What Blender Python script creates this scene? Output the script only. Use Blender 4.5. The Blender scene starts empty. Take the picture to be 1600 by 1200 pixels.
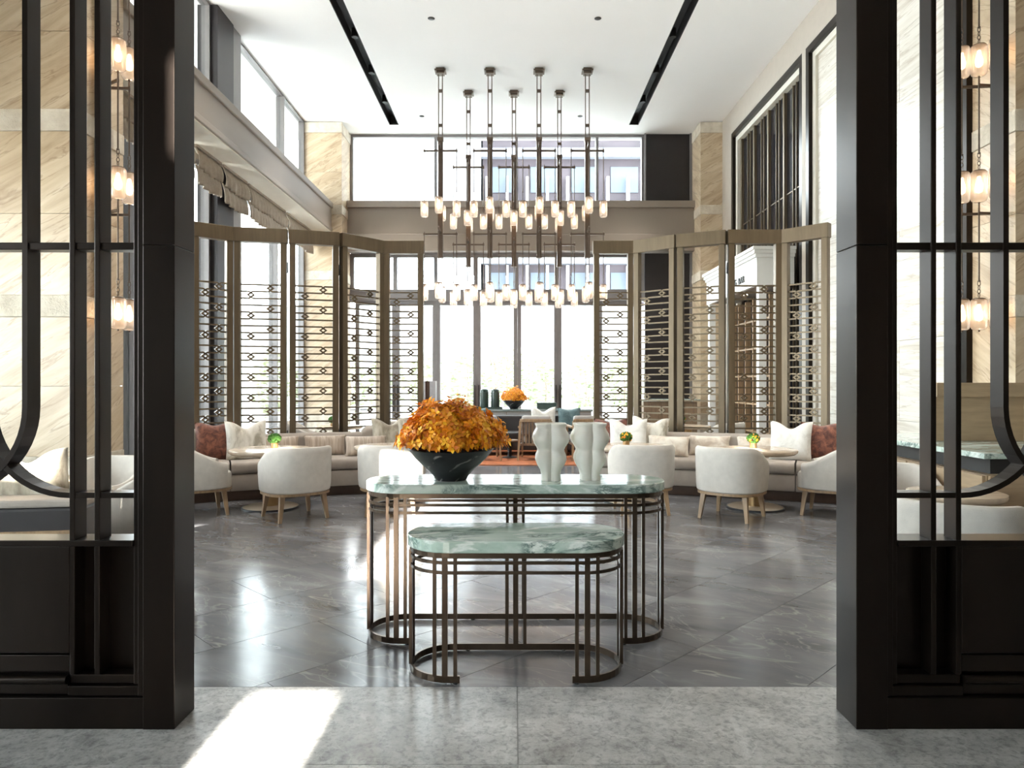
import bpy, bmesh, math, random
from mathutils import Vector, Matrix
random.seed(7)
S = bpy.context.scene
C = S.collection
PI = math.pi
R = math.radians

# ------------------------------------------------------------------ camera, world, sun, exposure
cam_d = bpy.data.cameras.new('camera')
cam = bpy.data.objects.new('camera', cam_d); C.objects.link(cam)
cam.location = (0, 0, 1.4); cam.rotation_euler = (PI/2, 0, 0)
cam_d.sensor_width = 36; cam_d.sensor_fit = 'HORIZONTAL'
cam_d.lens = 36*1100/1600
cam_d.shift_x = -3/1600; cam_d.shift_y = -2/1600
cam_d.clip_start = 0.05; cam_d.clip_end = 500
S.camera = cam

S.view_settings.view_transform = 'Standard'
S.view_settings.look = 'None'
S.view_settings.gamma = 1
S.view_settings.use_curve_mapping = False
S.view_settings.exposure = 2.03
S.cycles.use_denoising = True
S.cycles.max_bounces = 10
S.cycles.diffuse_bounces = 5
S.cycles.glossy_bounces = 4
S.cycles.transmission_bounces = 6
S.cycles.transparent_max_bounces = 16
S.cycles.caustics_reflective = False
S.cycles.caustics_refractive = False
S.cycles.sample_clamp_indirect = 6

w = bpy.data.worlds.new('World'); S.world = w; w.use_nodes = True
bg = w.node_tree.nodes['Background']
bg.inputs[0].default_value = (0.90, 0.965, 1.0, 1)
bg.inputs[1].default_value = 5.5

sd = bpy.data.lights.new('sun_offscreen', 'SUN'); sun = bpy.data.objects.new('sun_offscreen', sd); C.objects.link(sun)
sd.energy = 24; sd.angle = R(0.6); sd.color = (1, 0.95, 0.86)
SUN_EL = R(25)
sun.rotation_euler = Vector((0, math.cos(SUN_EL), -math.sin(SUN_EL))).to_track_quat('-Z', 'Y').to_euler()

def portal(loc, rot, sx, sy, name='window_portal'):       # guides sky light through a window, gives none itself
    d = bpy.data.lights.new(name, 'AREA'); d.shape = 'RECTANGLE'; d.size = sx; d.size_y = sy
    d.cycles.is_portal = True
    o = bpy.data.objects.new(name, d); C.objects.link(o); o.location = loc; o.rotation_euler = rot
portal((-4.62, 11.3, 2.4), (0, -PI/2, 0), 4.6, 8.2)
portal((-4.62, 11.3, 6.15), (0, -PI/2, 0), 1.75, 8.2)
portal((-6.75, 1.9, 2.05), (0, -PI/2, 0), 2.7, 7.8, 'window_left_offscreen')
portal((-0.4, 16.25, 2.2), (-PI/2, 0, 0), 6.6, 4.3)
portal((-0.4, 16.25, 6.25), (-PI/2, 0, 0), 6.6, 1.6)

# ------------------------------------------------------------------ mesh helpers
class MB:
    def __init__(s): s.v = []; s.f = []; s.sm = []
    def add(s, vs, fs, smooth=False):
        b = len(s.v); s.v += [tuple(p) for p in vs]
        for f in fs: s.f.append([b+i for i in f]); s.sm.append(smooth)
        return s
    def box(s, x0, x1, y0, y1, z0, z1):
        vs = [(x, y, z) for z in (z0, z1) for y in (y0, y1) for x in (x0, x1)]
        return s.add(vs, [(0,2,3,1),(4,5,7,6),(0,1,5,4),(2,6,7,3),(0,4,6,2),(1,3,7,5)])
    def bar(s, p, q, wx, wy=None, up=(0,0,1), w2=None):
        p = Vector(p); q = Vector(q); wy = wy or wx
        d = (q-p).normalized(); u = Vector(up)
        if abs(d.dot(u)) > 0.99: u = Vector((0, 1, 0))
        a = d.cross(u).normalized(); b = a.cross(d)
        k = 1 if w2 is None else w2/wx
        vs = []
        for c, m in ((p, 1), (q, k)):
            for (i, j) in ((-1,-1),(1,-1),(1,1),(-1,1)): vs.append(c + a*i*wx*m/2 + b*j*wy*m/2)
        return s.add(vs, [(3,2,1,0),(4,5,6,7),(0,1,5,4),(1,2,6,5),(2,3,7,6),(3,0,4,7)])
    def tube(s, pts, r, n=8, closed=False):
        pts = [Vector(p) for p in pts]; m = len(pts); vs = []
        rr = r if isinstance(r, (list, tuple)) else [r]*m
        for i, p in enumerate(pts):
            if closed: t = pts[(i+1) % m]-pts[i-1]
            else: t = pts[min(i+1, m-1)]-pts[max(i-1, 0)]
            t.normalize(); u = Vector((0,0,1)) if abs(t.z) < 0.9 else Vector((0,1,0))
            a = t.cross(u).normalized(); b = a.cross(t)
            for k in range(n):
                an = 2*PI*k/n; vs.append(p + (a*math.cos(an)+b*math.sin(an))*rr[i])
        fs = []
        for i in range(m if closed else m-1):
            j = (i+1) % m
            for k in range(n): fs.append((i*n+k, i*n+(k+1) % n, j*n+(k+1) % n, j*n+k))
        if not closed: fs += [tuple(range(n-1, -1, -1)), tuple((m-1)*n+k for k in range(n))]
        return s.add(vs, fs, True)
    def lathe(s, prof, n=32, cx=0, cy=0, mod=None, smooth=True):
        vs = []; m = len(prof)
        for (r, z) in prof:
            for k in range(n):
                a = 2*PI*k/n; rr = r*(mod(a, z) if mod else 1)
                vs.append((cx+rr*math.cos(a), cy+rr*math.sin(a), z))
        fs = [(i*n+k, i*n+(k+1) % n, (i+1)*n+(k+1) % n, (i+1)*n+k) for i in range(m-1) for k in range(n)]
        s.add(vs, fs, smooth)
        if prof[0][0] > 1e-5: s.add(vs[:n], [tuple(range(n-1, -1, -1))])
        if prof[-1][0] > 1e-5: s.add(vs[-n:], [tuple(range(n))])
        return s
    def loops(s, rings, closed_ring=True, cap=True, smooth=True):
        n = len(rings[0]); vs = [p for r in rings for p in r]; fs = []
        for i in range(len(rings)-1):
            for k in range(n if closed_ring else n-1):
                fs.append((i*n+k, i*n+(k+1) % n, (i+1)*n+(k+1) % n, (i+1)*n+k))
        s.add(vs, fs, smooth)
        if cap:
            s.add(rings[0], [tuple(range(n-1, -1, -1))]); s.add(rings[-1], [tuple(range(n))])
        return s
    def strip(s, path, wd, y0, y1, closed=False):
        """bar of width wd following a path in the XZ plane, from y0 to y1"""
        n = len(path); L = []; Q = []
        for i in range(n):
            a = Vector(path[i]); p = Vector(path[i-1]) if (i or closed) else None
            q = Vector(path[(i+1) % n]) if (i < n-1 or closed) else None
            d1 = (a-p).normalized() if p is not None else (q-a).normalized()
            d2 = (q-a).normalized() if q is not None else d1
            n1 = Vector((-d1.y, d1.x)); n2 = Vector((-d2.y, d2.x)); t = n1+n2
            t = t/max(t.dot(n1), 0.35) if t.length > 1e-6 else n1
            L.append(a+t*wd/2); Q.append(a-t*wd/2)
        rings = [[(l.x, y0, l.y), (l.x, y1, l.y), (q.x, y1, q.y), (q.x, y0, q.y)] for l, q in zip(L, Q)]
        if closed: rings.append(rings[0])
        return s.loops(rings, True, not closed, False)
    def prism(s, poly, z0, z1):
        n = len(poly); vs = [(x, y, z0) for x, y in poly]+[(x, y, z1) for x, y in poly]
        return s.add(vs, [tuple(range(n-1, -1, -1)), tuple(range(n, 2*n))]+[(i, (i+1) % n, n+(i+1) % n, n+i) for i in range(n)])
    def mesh(s, name, weld=True):
        me = bpy.data.meshes.new(name); me.from_pydata(s.v, [], s.f)
        me.polygons.foreach_set('use_smooth', s.sm)
        bm = bmesh.new(); bm.from_mesh(me)
        if weld: bmesh.ops.remove_doubles(bm, verts=bm.verts, dist=1e-6)
        bmesh.ops.recalc_face_normals(bm, faces=bm.faces)
        for e in bm.edges:
            if len(e.link_faces) == 2 and e.calc_face_angle(0) > 0.7: e.smooth = False
        bm.to_mesh(me); bm.free()
        return me

def obj(name, mb, mat, parent=None, bevel=0, loc=None, rot=None, weld=True):
    me = mb if isinstance(mb, bpy.types.Mesh) else mb.mesh(name, weld)
    if mat and not me.materials: me.materials.append(mat)
    o = bpy.data.objects.new(name, me); C.objects.link(o)
    if parent: o.parent = parent
    if loc: o.location = loc
    if rot: o.rotation_euler = rot
    if bevel:
        m = o.modifiers.new('bevel', 'BEVEL'); m.width = bevel; m.segments = 2; m.limit_method = 'ANGLE'; m.harden_normals = False
    return o
def tag(o, label=None, cat=None, group=None, kind=None):
    for k, v in (('label', label), ('category', cat), ('group', group), ('kind', kind)):
        if v: o[k] = v
    return o
def thing(name, label, cat, loc=(0,0,0), rz=0, group=None):
    o = bpy.data.objects.new(name, None); C.objects.link(o); o.empty_display_size = 0.1
    o.location = loc; o.rotation_euler = (0, 0, rz)
    return tag(o, label, cat, group)
def struct(name, mb, mat, bevel=0):
    return tag(obj(name, mb, mat, None, bevel), kind='structure')
def copy_tree(o, parent=None):
    c = o.copy(); C.objects.link(c); c.parent = parent
    for ch in list(o.children): copy_tree(ch, c)
    return c
def rrect(u0, u1, z0, z1, r, seg=4):
    pts = []
    for (cu, cz, a0) in ((u1-r, z1-r, 0), (u0+r, z1-r, 90), (u0+r, z0+r, 180), (u1-r, z0+r, 270)):
        for k in range(seg+1):
            a = R(a0+90*k/seg); pts.append((cu+r*math.cos(a), cz+r*math.sin(a)))
    return pts
def stadium(hw, r, seg=14):
    pts = []
    for k in range(seg+1):
        a = R(-90+180*k/seg); pts.append((hw-r+r*math.cos(a), r*math.sin(a)))
    for k in range(seg+1):
        a = R(90+180*k/seg); pts.append((-hw+r+r*math.cos(a), r*math.sin(a)))
    return pts

# ------------------------------------------------------------------ materials
def new_mat(name):
    m = bpy.data.materials.new(name); m.use_nodes = True
    nt = m.node_tree; return m, nt, nt.nodes['Principled BSDF']
def N(nt, t, **kw):
    n = nt.nodes.new(t)
    for k, v in kw.items(): setattr(n, k, v)
    return n
def ramp(nt, fac, stops):
    r = N(nt, 'ShaderNodeValToRGB'); e = r.color_ramp.elements
    while len(e) < len(stops): e.new(0.5)
    for i, (p, c) in enumerate(stops):
        e[i].position = p; e[i].color = (c[0], c[1], c[2], 1) if not isinstance(c, (int, float)) else (c, c, c, 1)
    nt.links.new(fac, r.inputs[0]); return r.outputs[0]
def math_n(nt, op, a, b=None):
    m = N(nt, 'ShaderNodeMath', operation=op)
    for i, x in enumerate((a, b)):
        if x is None: continue
        if isinstance(x, (int, float)): m.inputs[i].default_value = x
        else: nt.links.new(x, m.inputs[i])
    return m.outputs[0]
def mixc(nt, fac, a, b):
    m = N(nt, 'ShaderNodeMix', data_type='RGBA')
    for i, x in ((0, fac), (6, a), (7, b)):
        if isinstance(x, (int, float)): m.inputs[i].default_value = x
        elif isinstance(x, tuple): m.inputs[i].default_value = (*x, 1)
        else: nt.links.new(x, m.inputs[i])
    return m.outputs[2]
def coords(nt, world=False, scale=(1,1,1), rot=(0,0,0), rnd=0):
    """object or world coordinates; rnd shifts them by each object's own random number"""
    mp = N(nt, 'ShaderNodeMapping', vector_type='TEXTURE'); mp.inputs['Scale'].default_value = tuple(1/c for c in scale); mp.inputs['Rotation'].default_value = rot
    src = N(nt, 'ShaderNodeNewGeometry').outputs['Position'] if world else N(nt, 'ShaderNodeTexCoord').outputs['Object']
    if rnd:
        oi = N(nt, 'ShaderNodeObjectInfo'); va = N(nt, 'ShaderNodeVectorMath', operation='SCALE'); va.inputs[0].default_value = (1, 1.7, 0.6)
        nt.links.new(math_n(nt, 'MULTIPLY', oi.outputs['Random'], rnd), va.inputs['Scale'])
        ad = N(nt, 'ShaderNodeVectorMath', operation='ADD'); nt.links.new(src, ad.inputs[0]); nt.links.new(va.outputs[0], ad.inputs[1]); src = ad.outputs[0]
    nt.links.new(src, mp.inputs[0]); return mp.outputs[0]
def noise(nt, vec, scale, detail=4, rough=0.55, dist=0):
    n = N(nt, 'ShaderNodeTexNoise'); n.inputs['Scale'].default_value = scale; n.inputs['Detail'].default_value = detail
    n.inputs['Roughness'].default_value = rough; n.inputs['Distortion'].default_value = dist
    nt.links.new(vec, n.inputs['Vector']); return n.outputs['Fac']
def vein(nt, fac, width):
    a = math_n(nt, 'ABSOLUTE', math_n(nt, 'SUBTRACT', fac, 0.5))
    m = N(nt, 'ShaderNodeMapRange'); m.inputs['From Min'].default_value = 0; m.inputs['From Max'].default_value = width
    m.inputs['To Min'].default_value = 1; m.inputs['To Max'].default_value = 0
    nt.links.new(a, m.inputs['Value']); return m.outputs[0]
def bump(nt, b, fac, strength=0.2, dist=0.01):
    n = N(nt, 'ShaderNodeBump'); n.inputs['Strength'].default_value = strength; n.inputs['Distance'].default_value = dist
    nt.links.new(fac, n.inputs['Height']); nt.links.new(n.outputs[0], b.inputs['Normal'])
def plain(name, col, rough=0.5, metal=0, var=0.12, scale=8, bmp=0, spec=0.5, stretch=(1,1,1)):
    m, nt, b = new_mat(name)
    v = coords(nt, scale=stretch); f = noise(nt, v, scale, 5)
    lo = tuple(c*(1-var) for c in col); hi = tuple(min(1, c*(1+var)) for c in col)
    nt.links.new(ramp(nt, f, [(0.3, lo), (0.7, hi)]), b.inputs['Base Color'])
    b.inputs['Roughness'].default_value = rough; b.inputs['Metallic'].default_value = metal
    b.inputs['Specular IOR Level'].default_value = spec
    if bmp: bump(nt, b, noise(nt, v, scale*12, 2), bmp, 0.004)
    return m
M = {}
M['bronze'] = plain('dark_bronze', (0.017, 0.0115, 0.0085), 0.3, 0.75, 0.3, 3, stretch=(1,1,0.3))
M['screen'] = plain('screen_bronze', (0.145, 0.105, 0.062), 0.42, 0.45, 0.12, 6, stretch=(4,4,0.4))
M['console_metal'] = plain('console_bronze', (0.085, 0.060, 0.042), 0.3, 0.85, 0.15, 12)
M['lamp_metal'] = plain('lamp_bronze', (0.13, 0.095, 0.07), 0.35, 0.7, 0.1)
M['black'] = plain('black_paint', (0.012, 0.011, 0.011), 0.5)
M['dark_panel'] = plain('dark_lacquer_panel', (0.012, 0.008, 0.008), 0.35)
M['white_ceiling'] = plain('white_plaster', (0.89, 0.89, 0.88), 0.9, 0, 0.01, 1)
M['taupe'] = plain('taupe_metal_cladding', (0.285, 0.237, 0.195), 0.45, 0.15, 0.05, 0.6)
M['cream_paint'] = plain('cream_paint', (0.68, 0.64, 0.55), 0.7, 0, 0.02)
M['soffit'] = plain('bounce_lit_cream_soffit', (0.88, 0.84, 0.74), 0.8, 0, 0.02)  # cream underside, colour lightened to stand in for light bounced off the floor
M['grout'] = plain('grey_grout', (0.27, 0.265, 0.26), 0.8)
M['wall_paint'] = plain('warm_wall_paint', (0.42, 0.37, 0.31), 0.6, 0, 0.03)
M['white_paint'] = plain('white_paint', (0.8, 0.79, 0.76), 0.6, 0, 0.02)
M['frame_grey'] = plain('grey_window_frame', (0.20, 0.185, 0.18), 0.4, 0.4, 0.05)
M['frame_dark'] = plain('dark_window_frame', (0.035, 0.03, 0.03), 0.4, 0.3, 0.05)
M['chair_fabric'] = plain('pale_chair_fabric', (0.58, 0.54, 0.49), 0.9, 0, 0.06, 14, 0.35, 0.2)
M['sofa_fabric'] = plain('taupe_sofa_fabric', (0.40, 0.35, 0.305), 0.9, 0, 0.06, 10, 0.35, 0.2)
M['sofa_plinth'] = plain('brown_plinth', (0.085, 0.05, 0.034), 0.5, 0, 0.15)
M['oak'] = plain('oak_wood', (0.33, 0.215, 0.12), 0.45, 0, 0.25, 6, stretch=(6,6,0.6))
M['walnut'] = plain('walnut_wood', (0.23, 0.15, 0.09), 0.45, 0, 0.25, 6, stretch=(6,6,0.6))
M['cabinet_oak'] = plain('cabinet_oak', (0.36, 0.255, 0.155), 0.5, 0, 0.12, 4, stretch=(1,1,8))
M['table_wood'] = plain('table_top_wood', (0.50, 0.40, 0.30), 0.18, 0, 0.15, 5, stretch=(1,6,1))
M['brass'] = plain('brass', (0.36, 0.23, 0.11), 0.35, 0.85, 0.1)
M['dark_rubber'] = plain('dark_trim', (0.02, 0.02, 0.022), 0.5)
M['leather'] = plain('dark_leather', (0.035, 0.03, 0.03), 0.4, 0, 0.1, 6)
M['vase'] = plain('ivory_ceramic', (0.86, 0.84, 0.77), 0.28, 0, 0.02, 3)
M['green_glaze'] = plain('dark_green_glaze', (0.05, 0.075, 0.065), 0.25)
M['lounge_fabric'] = plain('grey_lounge_fabric', (0.36, 0.34, 0.32), 0.9, 0, 0.05)
M['terrace'] = plain('terrace_paving', (0.55, 0.53, 0.52), 0.7, 0, 0.08, 2)
M['canvas'] = plain('white_canvas', (0.85, 0.85, 0.85), 0.8, 0, 0.02)
M['pole_wood'] = plain('pole_wood', (0.55, 0.38, 0.25), 0.6)
M['facade_dark'] = plain('brown_facade', (0.065, 0.050, 0.056), 0.6, 0, 0.4, 0.3)
M['facade_light'] = plain('pale_facade', (0.20, 0.21, 0.235), 0.6, 0, 0.05, 0.3)
M['fin'] = plain('pale_fin', (0.55, 0.55, 0.57), 0.6)
M['pedestal'] = plain('grey_pedestal_paint', (0.33, 0.32, 0.33), 0.5)
M['grey_stone'] = plain('grey_green_stone', (0.26, 0.3, 0.29), 0.25)
M['facade_blue'] = plain('blue_grey_facade', (0.12, 0.14, 0.165), 0.3, 0, 0.05, 0.3)
M['bark'] = plain('bark', (0.33, 0.25, 0.19), 0.9, 0, 0.2)
M['leaf'] = plain('leaf_green', (0.26, 0.34, 0.14), 0.6, 0, 0.3, 20)
M['leaf_pale'] = plain('leaf_pale', (0.34, 0.38, 0.22), 0.6, 0, 0.3, 20)
M['moss'] = plain('moss_green', (0.035, 0.11, 0.012), 0.9, 0, 0.4, 60)
M['letter'] = plain('dark_letters', (0.03, 0.025, 0.02), 0.5)
M['rug'] = plain('terracotta_rug', (0.40, 0.13, 0.05), 0.95, 0, 0.25, 6, 0.3)
M['book'] = plain('grey_linen_books', (0.30, 0.29, 0.27), 0.7)

def glass_mat(name, tint=(0.95, 0.98, 0.98), refl=0.07):
    m = bpy.data.materials.new(name); m.use_nodes = True; nt = m.node_tree; nt.nodes.clear()
    o = N(nt, 'ShaderNodeOutputMaterial'); t = N(nt, 'ShaderNodeBsdfTransparent'); g = N(nt, 'ShaderNodeBsdfGlossy'); mx = N(nt, 'ShaderNodeMixShader')
    t.inputs[0].default_value = (*tint, 1); g.inputs['Roughness'].default_value = 0.02
    fr = N(nt, 'ShaderNodeLayerWeight'); fr.inputs[0].default_value = 0.15
    f = math_n(nt, 'MULTIPLY', fr.outputs['Fresnel'], refl*8)
    nt.links.new(f, mx.inputs[0]); nt.links.new(t.outputs[0], mx.inputs[1]); nt.links.new(g.outputs[0], mx.inputs[2]); nt.links.new(mx.outputs[0], o.inputs[0])
    return m
M['glass'] = glass_mat('window_glass')
M['dark_glass'] = plain('dark_mirror_glass', (0.02, 0.02, 0.025), 0.06, 0, 0.05, spec=0.8)

def shade_mat():
    m = bpy.data.materials.new('ribbed_lamp_glass'); m.use_nodes = True; nt = m.node_tree; nt.nodes.clear()
    o = N(nt, 'ShaderNodeOutputMaterial'); t = N(nt, 'ShaderNodeBsdfTransparent'); g = N(nt, 'ShaderNodeBsdfGlossy'); tr = N(nt, 'ShaderNodeBsdfTranslucent')
    t.inputs[0].default_value = (0.93, 0.9, 0.88, 1); g.inputs['Roughness'].default_value = 0.12; tr.inputs[0].default_value = (0.9, 0.82, 0.76, 1)
    lw = N(nt, 'ShaderNodeLayerWeight'); lw.inputs[0].default_value = 0.35
    m1 = N(nt, 'ShaderNodeMixShader'); m2 = N(nt, 'ShaderNodeMixShader'); m1.inputs[0].default_value = 0.32
    nt.links.new(t.outputs[0], m1.inputs[1]); nt.links.new(tr.outputs[0], m1.inputs[2])
    nt.links.new(math_n(nt, 'MULTIPLY', lw.outputs['Fresnel'], 0.7), m2.inputs[0]); nt.links.new(m1.outputs[0], m2.inputs[1]); nt.links.new(g.outputs[0], m2.inputs[2]); nt.links.new(m2.outputs[0], o.inputs[0])
    return m
M['shade'] = shade_mat()
def emit_mat(name, col, strength):
    m, nt, b = new_mat(name); b.inputs['Base Color'].default_value = (*col, 1)
    b.inputs['Emission Color'].default_value = (*col, 1); b.inputs['Emission Strength'].default_value = strength; return m
M['bulb'] = emit_mat('warm_bulb', (1, 0.70, 0.43), 2.4)
M['downlight'] = emit_mat('downlight_lens', (1, 0.9, 0.75), 5)

def floor_marble():
    m, nt, b = new_mat('grey_marble_tile')
    v = coords(nt, True, (1, 1, 1), (0, 0, R(20)), 37)
    vs = coords(nt, True, (0.6, 1.7, 1), (0, 0, R(-28)), 37)
    base = ramp(nt, noise(nt, vs, 1.5, 9, 0.6, 0.5), [(0.28, (0.070, 0.071, 0.079)), (0.42, (0.125, 0.126, 0.135)), (0.56, (0.165, 0.166, 0.176)), (0.74, (0.29, 0.29, 0.30))])
    v1 = vein(nt, noise(nt, vs, 1.2, 4, 0.5, 0.4), 0.006); v2 = vein(nt, noise(nt, coords(nt, True, (1.5, 0.7, 1), (0, 0, R(35)), 53), 2.4, 5, 0.55, 0.5), 0.010)
    msk = ramp(nt, noise(nt, v, 1.7, 3), [(0.35, 0.15), (0.65, 1.0)])
    f = math_n(nt, 'MULTIPLY', math_n(nt, 'MAXIMUM', v1, math_n(nt, 'MULTIPLY', v2, 0.6)), math_n(nt, 'MULTIPLY', msk, 0.42))
    nt.links.new(mixc(nt, f, base, (0.55, 0.53, 0.5)), b.inputs['Base Color'])
    nt.links.new(ramp(nt, noise(nt, vs, 5, 3), [(0.3, 0.13), (0.7, 0.23)]), b.inputs['Roughness'])
    b.inputs['Specular IOR Level'].default_value = 0.6
    return m
M['floor'] = floor_marble()
def threshold_marble():
    m, nt, b = new_mat('speckled_pale_grey_marble')
    v = coords(nt, True, rnd=11)
    a = ramp(nt, noise(nt, v, 3.6, 15, 0.8, 0.25), [(0.3, (0.13, 0.128, 0.122)), (0.47, (0.36, 0.355, 0.345)), (0.66, (0.56, 0.555, 0.54))])
    s = ramp(nt, noise(nt, v, 38, 6, 0.7, 0.4), [(0.36, 0.45), (0.52, 1.0)])
    mm = N(nt, 'ShaderNodeMix', data_type='RGBA', blend_type='MULTIPLY'); mm.inputs[0].default_value = 0.8
    nt.links.new(a, mm.inputs[6]); nt.links.new(s, mm.inputs[7])
    nt.links.new(mixc(nt, math_n(nt, 'MULTIPLY', vein(nt, noise(nt, v, 2.2, 7, 0.6, 0.8), 0.012), 0.22), mm.outputs[2], (0.75, 0.74, 0.72)), b.inputs['Base Color'])
    b.inputs['Roughness'].default_value = 0.3
    return m
M['threshold'] = threshold_marble()
def green_marble():
    m, nt, b = new_mat('mint_green_marble')
    v = coords(nt, scale=(0.7, 1.6, 1.6), rot=(0, 0, R(12)), rnd=5)
    base = ramp(nt, noise(nt, v, 2.6, 7, 0.62, 0.8), [(0.3, (0.27, 0.37, 0.32)), (0.46, (0.42, 0.53, 0.47)), (0.6, (0.56, 0.64, 0.595)), (0.75, (0.70, 0.74, 0.715))])
    dk = math_n(nt, 'MULTIPLY', vein(nt, noise(nt, v, 3.4, 9, 0.7, 1.4), 0.06), ramp(nt, noise(nt, v, 3.4, 3), [(0.45, 0.0), (0.56, 1.0)]))
    wt = math_n(nt, 'MULTIPLY', vein(nt, noise(nt, v, 2.0, 8, 0.6, 0.9), 0.03), 0.8)
    c = mixc(nt, wt, base, (0.78, 0.82, 0.79)); c = mixc(nt, math_n(nt, 'MULTIPLY', dk, 0.9), c, (0.05, 0.11, 0.10))
    nt.links.new(c, b.inputs['Base Color']); b.inputs['Roughness'].default_value = 0.12
    return m
M['green_marble'] = green_marble()
def travertine(name, pal, scl, rot, rough=0.35):
    m, nt, b = new_mat(name)
    v = coords(nt, True, scl, rot, 9)
    base = ramp(nt, noise(nt, v, 2.0, 9, 0.62, 0.7), [(0.25, pal[0]), (0.5, pal[1]), (0.75, pal[2])])
    ln = math_n(nt, 'MULTIPLY', vein(nt, noise(nt, v, 1.7, 6, 0.55, 0.5), 0.018), 0.55)
    nt.links.new(mixc(nt, ln, base, pal[3]), b.inputs['Base Color']); b.inputs['Roughness'].default_value = rough
    return m
M['stone_warm'] = travertine('warm_diagonal_travertine', [(0.36, 0.25, 0.15), (0.54, 0.42, 0.28), (0.68, 0.57, 0.42), (0.26, 0.16, 0.09)], (0.5, 0.5, 3.6), (0, R(-30), 0))
M['stone_warm_y'] = travertine('warm_diagonal_travertine_return', [(0.36, 0.25, 0.15), (0.54, 0.42, 0.28), (0.68, 0.57, 0.42), (0.26, 0.16, 0.09)], (0.5, 0.5, 3.6), (R(30), 0, 0))
M['stone_pale'] = travertine('pale_banded_travertine', [(0.47, 0.41, 0.33), (0.68, 0.64, 0.57), (0.78, 0.75, 0.69), (0.34, 0.26, 0.19)], (0.3, 0.3, 6.0), (R(2), 0, 0))
def rough_band():
    m, nt, b = new_mat('chiselled_stone_band')
    v = coords(nt, True)
    nt.links.new(ramp(nt, noise(nt, v, 6, 6), [(0.3, (0.58, 0.50, 0.39)), (0.7, (0.78, 0.71, 0.59))]), b.inputs['Base Color'])
    b.inputs['Roughness'].default_value = 0.8; bump(nt, b, noise(nt, v, 22, 6, 0.7), 0.9, 0.03); return m
M['stone_band'] = rough_band()
def pillow_mat(name, a, bcol, c, scale, str_=(1,1,1)):
    m, nt, b = new_mat(name)
    v = coords(nt, scale=str_, rnd=20)
    nt.links.new(ramp(nt, noise(nt, v, scale, 6, 0.65, 0.5), [(0.36, a), (0.5, bcol), (0.64, c)]), b.inputs['Base Color'])
    b.inputs['Roughness'].default_value = 0.75; b.inputs['Sheen Weight'].default_value = 0.3
    bump(nt, b, noise(nt, v, scale*6, 3), 0.3, 0.006); return m
M['p_rust'] = pillow_mat('rust_velvet', (0.07, 0.02, 0.012), (0.16, 0.05, 0.028), (0.26, 0.095, 0.05), 16)
M['p_cream'] = pillow_mat('cream_patterned_fabric', (0.36, 0.32, 0.25), (0.68, 0.64, 0.56), (0.80, 0.77, 0.70), 7, (1, 1, 0.4))
M['p_taupe'] = pillow_mat('taupe_patterned_fabric', (0.24, 0.20, 0.15), (0.44, 0.39, 0.30), (0.58, 0.53, 0.44), 8, (1, 1, 0.4))
M['p_tan'] = pillow_mat('tan_striped_silk', (0.38, 0.29, 0.22), (0.50, 0.41, 0.33), (0.64, 0.55, 0.46), 9, (3, 1, 0.2))
M['p_sand'] = pillow_mat('sand_silk', (0.52, 0.42, 0.33), (0.68, 0.59, 0.49), (0.78, 0.71, 0.61), 7)
M['p_white'] = pillow_mat('off_white_fabric', (0.60, 0.57, 0.52), (0.74, 0.72, 0.67), (0.82, 0.80, 0.76), 6)
M['p_teal'] = pillow_mat('teal_velvet', (0.05, 0.09, 0.10), (0.08, 0.14, 0.15), (0.13, 0.20, 0.21), 7)
def bowl_mat():
    m, nt, b = new_mat('carved_black_wood')
    tc = N(nt, 'ShaderNodeTexCoord').outputs['Object']
    sp = N(nt, 'ShaderNodeSeparateXYZ'); nt.links.new(tc, sp.inputs[0])
    ang = math_n(nt, 'ARCTAN2', sp.outputs[1], sp.outputs[0])
    f = math_n(nt, 'ADD', math_n(nt, 'MULTIPLY', ang, 6.0), math_n(nt, 'MULTIPLY', sp.outputs[2], -60))
    n1 = noise(nt, tc, 7, 3)
    f = math_n(nt, 'SINE', math_n(nt, 'ADD', f, math_n(nt, 'MULTIPLY', n1, 5)))
    l = ramp(nt, f, [(0.90, 0.0), (0.98, 1.0)])
    brk = ramp(nt, noise(nt, tc, 11, 2), [(0.44, 0.0), (0.56, 1.0)])
    l = math_n(nt, 'MULTIPLY', l, brk)
    nt.links.new(mixc(nt, math_n(nt, 'MULTIPLY', l, 0.6), (0.012, 0.012, 0.014), (0.35, 0.34, 0.32)), b.inputs['Base Color'])
    b.inputs['Roughness'].default_value = 0.32; bump(nt, b, f, 0.25, 0.004); return m
M['bowl'] = bowl_mat()
def petal_mat(name, island):
    m, nt, b = new_mat(name)
    r = N(nt, 'ShaderNodeNewGeometry').outputs['Random Per Island'] if island else N(nt, 'ShaderNodeObjectInfo').outputs['Random']
    nt.links.new(ramp(nt, r, [(0.0, (0.60, 0.15, 0.003)), (0.35, (0.84, 0.30, 0.004)), (0.7, (0.92, 0.41, 0.006)), (1.0, (0.96, 0.58, 0.025))]), b.inputs['Base Color'])
    b.inputs['Roughness'].default_value = 0.5; b.inputs['Subsurface Weight'].default_value = 0
    return m
M['petal'] = petal_mat('orange_petal', False); M['petal_mass'] = petal_mat('orange_petal_mass', True)
M['stem'] = plain('red_brown_stems', (0.22, 0.05, 0.02), 0.7)
M['blind'] = plain('sheer_linen_blind', (0.40, 0.34, 0.275), 0.9, 0, 0.1, 20, 0.2)

# ================================================================== SETTING
CE = 7.04            # ceiling height
WL, WR, YB = -4.5, 4.5, 16.0
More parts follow.
